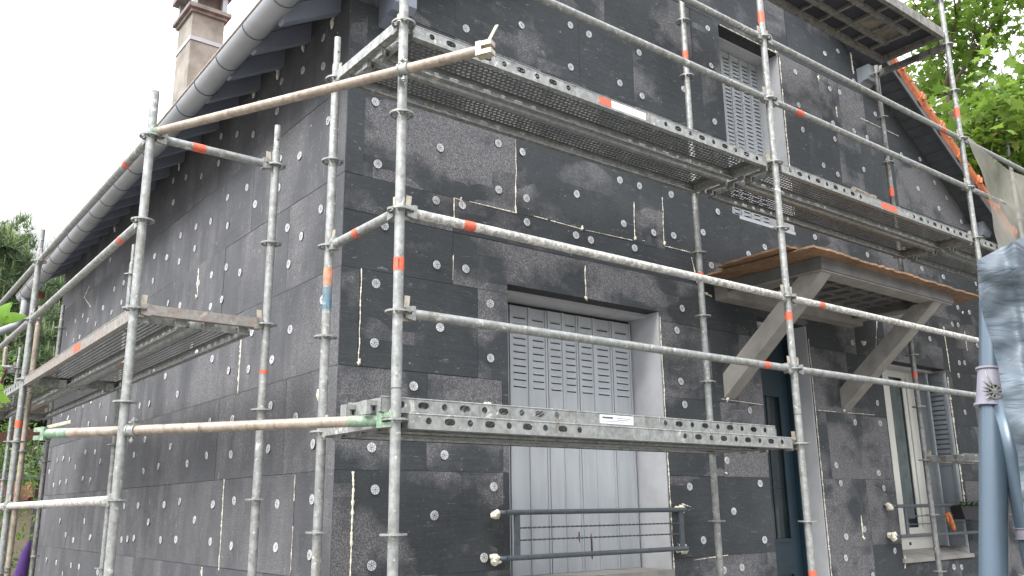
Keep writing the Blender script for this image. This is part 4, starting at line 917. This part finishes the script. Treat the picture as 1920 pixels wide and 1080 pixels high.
# ------------------------------------------------------------ netting, tarpaulin, grey frame
def grid(nu, nv, f, mi=0, name='x', mats=('net',), thick=0):
    b = MB(); vs = [f(i/nu, j/nv) for j in range(nv+1) for i in range(nu+1)]; m = nu+1
    b.add(vs, [(j*m+i, j*m+i+1, (j+1)*m+i+1, (j+1)*m+i) for j in range(nv) for i in range(nu)], mi, True); return b.build(name, list(mats))
def netf(u, v):
    # v 0 = top edge hung from the top rail, 1 = lower hem
    x = 5.99+2.9*u; top = 5.03-.10*math.sin(math.pi*min(1, u*1.6))*1.2-.06*u
    left = .24*math.sin(math.pi*v)**1.5+.10*v
    z = top+(3.35-top)*v; x += left*(1-u)
    fold = .10*noise.noise(Vector((u*6+v*2.2, v*1.6, 2)))+.035*noise.noise(Vector((u*17-v*5, v*4, 9)))+.02*math.sin((u*9+v*5)*3)
    return (x, -1.17-.05*v+fold*(.2+v), z+.02*noise.noise(Vector((u*9, 5, v*3))))
o = grid(70, 50, netf, name='debris_netting', mats=('net',)); tag(o, 'beige translucent debris netting hanging from the right end of the front scaffold', 'netting')
Rv = Vector((.78653829, -.61754151, 0)); Fv = Vector((.61754151, .78653829, 0)); C0 = Vector((-2.3011, -4.5802, 0))
def wp(s, z, D): return C0+Rv*s+Fv*D+Vector((0, 0, z))
edge = [(0, 1.275, 2.249), (.10, 1.266, 2.141), (.18, 1.271, 2.082), (.26, 1.281, 2.023), (.36, 1.290, 1.951), (.48, 1.290, 1.852), (.60, 1.306, 1.728), (.8, 1.300, 1.594), (1, 1.285, 1.38)]
def tarpf(u, v):
    for k in range(len(edge)-1):
        if edge[k][0] <= v <= edge[k+1][0]+1e-9:
            t = (v-edge[k][0])/(edge[k+1][0]-edge[k][0]); s = edge[k][1]+(edge[k+1][1]-edge[k][1])*t; z = edge[k][2]+(edge[k+1][2]-edge[k][2])*t; break
    topz = 2.245+.075*min(1, u*3.4)+.16*max(0, u-.3); S = s+(1.80-s)*u
    zz = z+(topz-2.245)*(1-v); 
    dp = .055*noise.noise(Vector((S*5, zz*4.2, 3)))+.022*noise.noise(Vector((S*10+zz*3, zz*12, 8)))+.006*noise.noise(Vector((S*24, zz*30, 1)))
    dp -= .03*math.exp(-((S-1.385)/.022)**2)       # taut fold over the pole
    dp += .10*u
    D = 2.0+dp; return wp(S*D/2.3, 1.6053+(zz-1.6053)*D/2.3, D)
o = grid(90, 130, tarpf, name='tarpaulin', mats=('tarp',)); tag(o, 'crumpled blue grey tarpaulin draped over a tube frame at the right edge', 'tarpaulin')
sf = empty('pole_stand', wp(1.1, 0, 2.16), 'blue grey tube frame with a plastic joint, under the tarpaulin at the right', 'tube frame'); O_ = sf.location.copy()
def pole(p0, p1, r, mat='pole', name='leg'): b = MB(); b.tube(Vector(p0)-O_, Vector(p1)-O_, r, seg=32); return b.build(name, mat, sf)
PT = wp(1.225, 2.12, 2.16); PB = wp(.89, .02, 2.10); pole(PB, PT, .031)
PT2 = wp(1.190, 1.845, 2.13); PB2 = wp(1.265, .02, 2.20)
b = MB(); pts = [PT2-O_, wp(1.200, 1.70, 2.13)-O_, wp(1.214, 1.55, 2.14)-O_, wp(1.232, 1.35, 2.15)-O_, wp(1.27, .02, 2.2)-O_]; b.path(pts, .0285, 32); b.build('leg', 'pole', sf)
d1 = (PT-PB).normalized(); 
def onp(z): return PB+d1*((z-PB.z)/d1.z)
b = MB(); b.tube(onp(1.835)-O_, onp(1.925)-O_, .038, .034, seg=32); b.tube(onp(1.832)-O_, onp(1.838)-O_, .042, seg=32); b.tube(onp(1.922)-O_, onp(1.927)-O_, .0385, seg=32)
q = onp(1.868)+Rv*.045-O_; b.tube(q-Rv*.03-Fv*.01, q+Rv*.05, .019, seg=20); sl = b.build('joint_sleeve', 'pole_cap', sf)
# wheel-and-feather relief on the sleeve
b = MB(); c = wp(1.170, 1.866, 2.118)-O_; Zv = Vector((0, 0, 1)); nF = -Fv
def disc(b, c, r0, r1, n=24):
    vs = [c+(Rv*math.cos(2*math.pi*i/n)+Zv*math.sin(2*math.pi*i/n))*r+nF*dd for (r, dd) in ((r0, 0), (r0, .004), (r1, .004), (r1, 0)) for i in range(n)]
    b.add(vs, [(k*n+i, k*n+(i+1) % n, (k+1)*n+(i+1) % n, (k+1)*n+i) for k in range(3) for i in range(n)])
disc(b, c, .0155, .0185); disc(b, c, .0005, .0055)
for k in range(8):
    a = 2*math.pi*k/8+.2; dd = Rv*math.cos(a)+Zv*math.sin(a); b.beam(c+dd*.005+nF*.002, c+dd*.0165+nF*.002, .0032, .004)
for k, (a, l) in enumerate(((1.95, .038), (2.35, .026), (2.75, .018), (3.1, .015), (3.45, .014), (3.8, .016))):
    d0 = Rv*math.cos(a)+Zv*math.sin(a); d2 = Rv*math.cos(a-.25)+Zv*math.sin(a-.25); p = c+d0*.0165+nF*.002; b.path([p, p+d0*l*.5, p+d0*l*.6+d2*l*.4], [.0028, .0024, .0008], 6)
b.build('wheel_relief', 'galv', sl); b = MB(); b.tube(c+nF*-.002, c+nF*.0006, .0158, seg=24); b.build('wheel_recess', 'slot', sl)
b = MB()
for k in range(9): b.blob(PT2-O_+Rv*random.uniform(-.004, .014)+nF*.0285+Zv*random.uniform(-.022, .006), .0035, jit=.6)
b.build('resin_drips', 'gold', sf)
b = MB(); q0, q1 = wp(1.214, 1.548, 2.14)-O_, wp(1.2165, 1.522, 2.14)-O_; b.tube(q0, q1, .0305, seg=32); b.tube(q0, q0+(q1-q0)*.08, .033, seg=32); b.tube(q1, q1-(q1-q0)*.08, .033, seg=32); b.tube(q0.lerp(q1, .5)+nF*.030-Rv*.006, q0.lerp(q1, .5)+nF*.034-Rv*.006, .004, seg=10); b.build('clamp_band', 'pole_cap', sf)
pole(wp(1.26, 2.12, 2.26), wp(2.4, 2.22, 2.40), .025, name='top_bar')

# glove on the rail and planter
b = MB(); g0 = Vector((6.72, -.13, 1.49))
b.path([g0+Vector(q) for q in ((-.02, .01, -.03), (-.012, -.008, .0), (.01, -.012, .008), (.035, -.01, -.03), (.065, -.008, -.10), (.085, -.004, -.145), (.09, 0, -.16))], [.012, .018, .022, .024, .024, .018, .008], 10)
for k in range(4): b.path([g0+Vector((.06+.009*k, -.018, -.09-.002*k)), g0+Vector((.074+.008*k, -.02, -.135)), g0+Vector((.084+.007*k, -.012, -.165+.006*k))], [.008, .0075, .005], 7)
b.path([g0+Vector((-.016, -.004, -.01)), g0+Vector((-.02, -.014, -.05)), g0+Vector((-.016, -.014, -.09))], [.010, .010, .006], 7)
o = b.build('work_glove', 'orange'); tag(o, 'orange rubber glove hung over the guard rail of the white framed window', 'glove')
pl = empty('planter', (7.15, -.16, 1.44), 'black plastic planter with green shoots hung on the right window guard rail', 'planter')
b = MB(); b.prism([(-.30, .13), (-.24, 0), (.34, 0), (.38, .13)], lambda u, v, d: (u, d, v), -.06, .06); b.build('box', 'black', pl)
def leafset(b, c, r, n, size, fn, rn=(0, 1)):
    for _ in range(n):
        q = Vector((random.gauss(0, .4), random.gauss(0, .4), random.gauss(0, .4))); p = Vector(c)+Vector((q.x*r[0], q.y*r[1], q.z*r[2])); fn(b, p, size*random.uniform(.7, 1.3), random.uniform(*rn))
def frame_rand(updir=None, spread=1.0):
    n = Vector((random.gauss(0, 1), random.gauss(0, 1), random.gauss(0, 1))); n = (n*spread+(Vector(updir) if updir else Vector((0, 0, 0)))).normalized(); a = n.orthogonal().normalized(); a = Matrix.Rotation(random.uniform(0, 6.28), 3, n) @ a; return n, a, n.cross(a)
def simple_leaf(b, p, s, r):
    n, a, c = frame_rand((0, 0, .6)); b.add([p, p+a*s*.5+c*s*.2+n*s*.05, p+a*s, p+a*s*.5-c*s*.2+n*s*.05], [(0, 1, 2, 3)], 0, False, (r, 0, 0))
def maple_leaf(b, p, s, r):
    n, a, c = frame_rand((0, 0, 1.1), .8); pr = [(0, -.08), (.28, -.16), (.17, .02), (.52, .12), (.27, .26), (.34, .42), (.14, .38), (.0, .78), (-.14, .38), (-.34, .42), (-.27, .26), (-.52, .12), (-.17, .02), (-.28, -.16)]
    vs = [p+(c*x+a*y)*s+n*(-.10*s*(abs(x)*1.6+max(0, y)*.6)) for x, y in pr]; m = len(vs); vs.append(p+a*s*.2)
    b.add(vs, [(i, (i+1) % m, m) for i in range(m)], 0, False, (r, 0, 0))
b = MB()
for k in range(30): p = Vector((random.uniform(-.28, .36), random.uniform(-.04, .04), .13)); b.path([p, p+Vector((random.uniform(-.05, .05), random.uniform(-.05, 0), random.uniform(.02, .05))), p+Vector((random.uniform(-.14, .14), random.uniform(-.1, 0), random.uniform(-.05, .05)))], [.003, .004, .001], 4, 0, (random.random(), 0, 0))
b.build('shoots', 'hedge', pl)

# ------------------------------------------------------------ trees
def limb(b, p, d, r, L_, depth, tips, bend=.25):
    pts = [Vector(p)]; rs = [r]; d = Vector(d).normalized(); n = 5
    for k in range(n):
        d = (d+Vector((random.gauss(0, bend), random.gauss(0, bend), random.gauss(0, bend*.7)))*.5).normalized(); pts.append(pts[-1]+d*L_/n); rs.append(r*(1-.5*(k+1)/n))
        if depth > 0 and k >= 1:
            for _ in range(1 if k < 4 else 2):
                dd = (d+Vector((random.gauss(0, .8), random.gauss(0, .8), random.gauss(.15, .5)))).normalized(); limb(b, pts[-1], dd, rs[-1]*.6, L_*random.uniform(.5, .75), depth-1, tips, bend)
        if depth <= 1: tips.append(pts[-1].copy())
    b.path(pts, rs, 7, 0)
random.seed(21)
def maple(base, trunk_h, R_, label, nl, size, extra=()):
    t = empty('maple_tree', base, label, 'tree'); b = MB(); tips = []
    b.path([(0, 0, 0), (.05, .03, trunk_h*.5), (0, 0, trunk_h)], [.20, .17, .14], 12)
    for k in range(7):
        a = 2*math.pi*k/7+random.uniform(-.3, .3); limb(b, (0, 0, trunk_h*random.uniform(.6, 1)), (math.cos(a), math.sin(a), random.uniform(.2, 1.3)), .09, R_*random.uniform(.7, 1.0), 2, tips)
    limb(b, (0, 0, trunk_h), (0, 0, 1), .12, R_*1.1, 2, tips); b.build('trunk', 'bark', t)
    b = MB()
    for e_ in extra: tips += [Vector(e_)+Vector((random.gauss(0, .5), random.gauss(0, .5), random.gauss(0, .5))) for _ in range(24)]
    k = 0
    while k < nl:
        c = random.choice(tips); sh = random.random(); m = random.randint(6, 16)
        for _ in range(m):
            p = c+Vector((random.gauss(0, .30), random.gauss(0, .30), random.gauss(0, .22))); rr = sh*.5+random.random()*.42
            maple_leaf(b, p, size*random.uniform(.6, 1.2), min(.92, rr)); k += 1
        if random.random() < .22:
            for _ in range(8):
                p = c+Vector((random.gauss(0, .10), random.gauss(0, .10), random.gauss(-.1, .10))); simple_leaf(b, p, size*.45, random.uniform(.94, 1))
    b.build('crown', 'maple', t); return t
maple((11.6, 1.2, 0), 4.6, 3.1, 'leafy green maple with reddish seed clusters, rising beyond the right end of the roof', 26000, .195)
random.seed(33)
# pine
def pine_tree(base, h, rad, label, n, size, z0=.25, name='pine_tree'):
    t = empty(name, base, label, 'tree'); b = MB(); b.path([(0, 0, 0), (.1, 0, h*.5), (0, 0, h*.95)], [.25, .18, .04], 10)
    tips = []
    for k in range(90):
        z = h*random.uniform(z0, .97); f = math.sin(math.pi*min(1, max(.05, (z/h-z0*.6)/(1-z0*.6)))**.8)**.6; a = random.uniform(0, 6.28); L_ = rad*f*random.uniform(.6, 1.1); e_ = Vector((math.cos(a)*L_, math.sin(a)*L_, z+L_*.35)); b.path([(0, 0, z), e_*.5+Vector((0, 0, z*.5-.1)), e_], [.06, .04, .015], 5)
        for q in range(16): s_ = random.uniform(.35, 1.08); tips.append(Vector((e_.x*s_, e_.y*s_, z+(e_.z-z)*s_))+Vector((random.gauss(0, .35), random.gauss(0, .35), random.gauss(.1, .3))))
    b.build('trunk', 'bark', t); b = MB()
    for k in range(n):
        c = random.choice(tips)+Vector((random.gauss(0, .12), random.gauss(0, .12), random.gauss(0, .1))); hi = random.random(); base_r = hi*.55
        for _ in range(9):
            d = Vector((random.gauss(0, .5), random.gauss(0, .5), random.gauss(.75, .35))).normalized(); s = d.orthogonal().normalized(); L_ = size*random.uniform(.5, 1.0)
            b.add([c-s*.016, c+s*.016, c+d*L_], [(0, 1, 2)], 0, False, (min(1, base_r+random.random()*.3), 0, 0))
        if hi > .72: b.add([c+Vector((-.018, 0, 0)), c+Vector((.018, 0, 0)), c+Vector((.01, .0, size*.9)), c+Vector((-.01, 0, size*.9))], [(0, 1, 2, 3)], 0, False, (random.uniform(.85, 1), 0, 0))
    b.build('crown', 'pine', t); return t
pine_tree((.35, 22, 0), 8.7, 2.3, 'tall pine with pale upright shoots behind the left end of the house', 15000, .36)
pine_tree((4.2, 28, 0), 10.2, 3.6, 'dark evergreen farther off, filling the gap behind the gutter end', 11000, .5, .05, 'evergreen_tree')
pine_tree((-.8, 27.5, 0), 8.2, 4.2, 'dark bushy evergreen at the far left, below the pine', 9000, .5, .02, 'evergreen_tree')
def bush(base, r, label, n, size, name='hedge', m='hedge', rn=(0, 1), group=None):
    t = empty(name, base, label, 'shrub', group); b = MB()
    for k in range(9): b.path([(random.uniform(-.1, .1), random.uniform(-.1, .1), 0), (random.uniform(-.5, .5)*r[0], random.uniform(-.5, .5)*r[1], r[2]*random.uniform(.6, 1.1))], [.02, .006], 5)
    b.build('stems', 'bark', t); b = MB()
    cl = [Vector((random.gauss(0, .42)*r[0], random.gauss(0, .42)*r[1], r[2]*(.55+random.gauss(0, .28)))) for _ in range(46)]
    for _ in range(n):
        c = random.choice(cl); simple_leaf(b, c+Vector((random.gauss(0, .16)*r[0], random.gauss(0, .16)*r[1], random.gauss(0, .12)*r[2])), size*random.uniform(.6, 1.3), random.uniform(*rn))
    b.build('foliage', m, t); return t
bush((.55, 13.6, 0), (1.8, 1.2, 3.2), 'tall green bush behind the garden wall, seen between the scaffold posts', 7000, .10)
bush((-2.2, 13.6, 0), (1.6, 1.2, 3.1), 'leafy bush behind the garden wall at the far left', 4000, .10)
bush((-.35, 10.7, 0), (.8, .45, 1.75), 'low bright green shrub growing in front of the beige garden wall', 3600, .10, 'garden_shrub', 'bright')
# garden wall
gw = empty('garden_wall', (0, 0, 0), 'beige garden wall with a red brown tiled coping beyond the house', 'wall'); b = MB(); b.box((-6, 11.9, 0), (9, 12.15, 1.83)); b.build('wall_body', 'sand', gw)
b = MB(); b.prism([(11.78, 1.833), (12.02, 2.07), (12.27, 1.833)], lambda u, v, d: (d, u, v), -6, 9)
for k in range(75): b.tube((-5.9+.2*k, 11.75, 1.85), (-5.9+.2*k, 12.02, 2.10), .05, seg=6)
b.build('tile_coping', 'brick', gw)
# timber lean-to roof frame
lt = empty('timber_shelter', (0, 0, 0), 'brown timber shelter roof beyond the side scaffold', 'shelter'); b = MB()
for y in (10.2, 10.9, 11.5): b.beam((-2.5, y, 2.35), (1.35, y, 3.0), .07, .10); b.beam((-2.5, y, 3.25), (1.35, y, 3.12), .05, .07)
b.beam((1.3, 10.0, 3.08), (1.3, 11.7, 3.08), .08, .1); b.beam((-1.8, 10.0, 2.62), (-1.8, 11.7, 2.62), .08, .1); b.box((1.27, 10.1, 0), (1.36, 10.19, 3.0)); b.box((1.27, 11.5, 0), (1.36, 11.59, 3.0)); b.box((-2.4, 10.1, 0), (-2.31, 10.19, 2.35)); b.box((-2.4, 11.5, 0), (-2.31, 11.59, 2.35)); b.build('roof_frame', 'wood', lt)
b = MB(); b.box((-.3, 11.0, 2.13), (.5, 11.25, 2.23)); b.box((-.3, 11.0, 0), (-.25, 11.05, 2.13)); b.box((.45, 11.2, 0), (.5, 11.25, 2.13)); o = b.build('steel_trestle', 'galv_dk'); tag(o, 'grey metal trestle standing before the garden wall', 'trestle')
# purple fleece hanging over a post
pu = MB(); pu.path([(0, 0, 0), (.01, .02, .5), (.02, 0, .95), (.04, -.02, 1.15), (.055, -.02, 1.30), (.075, 0, 1.40)], [.05, .055, .056, .05, .036, .010], 14)
o = pu.build('fleece_cover', 'purple', None, (-.945, 3.61, 0)); tag(o, 'purple fleece bundle standing upright behind the lower left scaffold posts', 'cloth')
# foreground sprigs
def sprig(base, pts, leaves, label, name='garden_shrub'):
    t = empty(name, base, label, 'shrub'); b = MB(); b.path([Vector(q)-Vector(base) for q in pts], [.006+.004*(1-k/len(pts)) for k in range(len(pts))], 6); b.build('stem', 'hedge', t); b = MB()
    for (p, d, s) in leaves:
        p = Vector(p)-Vector(base); d = Vector(d).normalized(); c = d.cross(Fv).normalized(); n = c.cross(d); rr = random.uniform(.3, 1); m = 8; L_, Rr = [], []
        for k in range(m+1):
            t_ = k/m; wd = .22*s*math.sin(math.pi*t_**.8)**.8; q = p+d*s*t_+n*(.15*s*t_*t_); L_.append(q+c*wd+n*.03*s); Rr.append(q-c*wd+n*.03*s)
        mid = [p+d*s*k/m+n*(.15*s*(k/m)**2) for k in range(m+1)]; vs = L_+mid+Rr; q = m+1
        b.add(vs, [(k, k+1, q+k+1, q+k) for k in range(m)]+[(q+k, q+k+1, 2*q+k+1, 2*q+k) for k in range(m)], 0, True, (rr, 0, 0))
    b.build('leaves', 'bright', t)
random.seed(5)
lv_ = []
for (s, z, n) in ((-.99, 1.955, 13), (-.995, 1.865, 8), (-1.0, 1.80, 4), (-.99, 1.635, 3)):
    for k in range(n):
        a = random.uniform(-.9, 1.0); ln = random.uniform(.03, .06); d = Rv*math.cos(a)+Vector((0, 0, math.sin(a)))*.7+Fv*random.uniform(-.4, .4); lv_.append((wp(s+random.uniform(-.03, .0), z+random.uniform(-.03, .03), 1.6+random.uniform(-.04, .04)), d, ln))
sprig(tuple(wp(-1.15, 0, 1.6)), [wp(-1.15, 0, 1.6), wp(-1.12, .8, 1.6), wp(-1.05, 1.5, 1.6), wp(-1.01, 2.0, 1.6)], lv_, 'fresh green leaves of a shrub at the left edge, close to the camera')
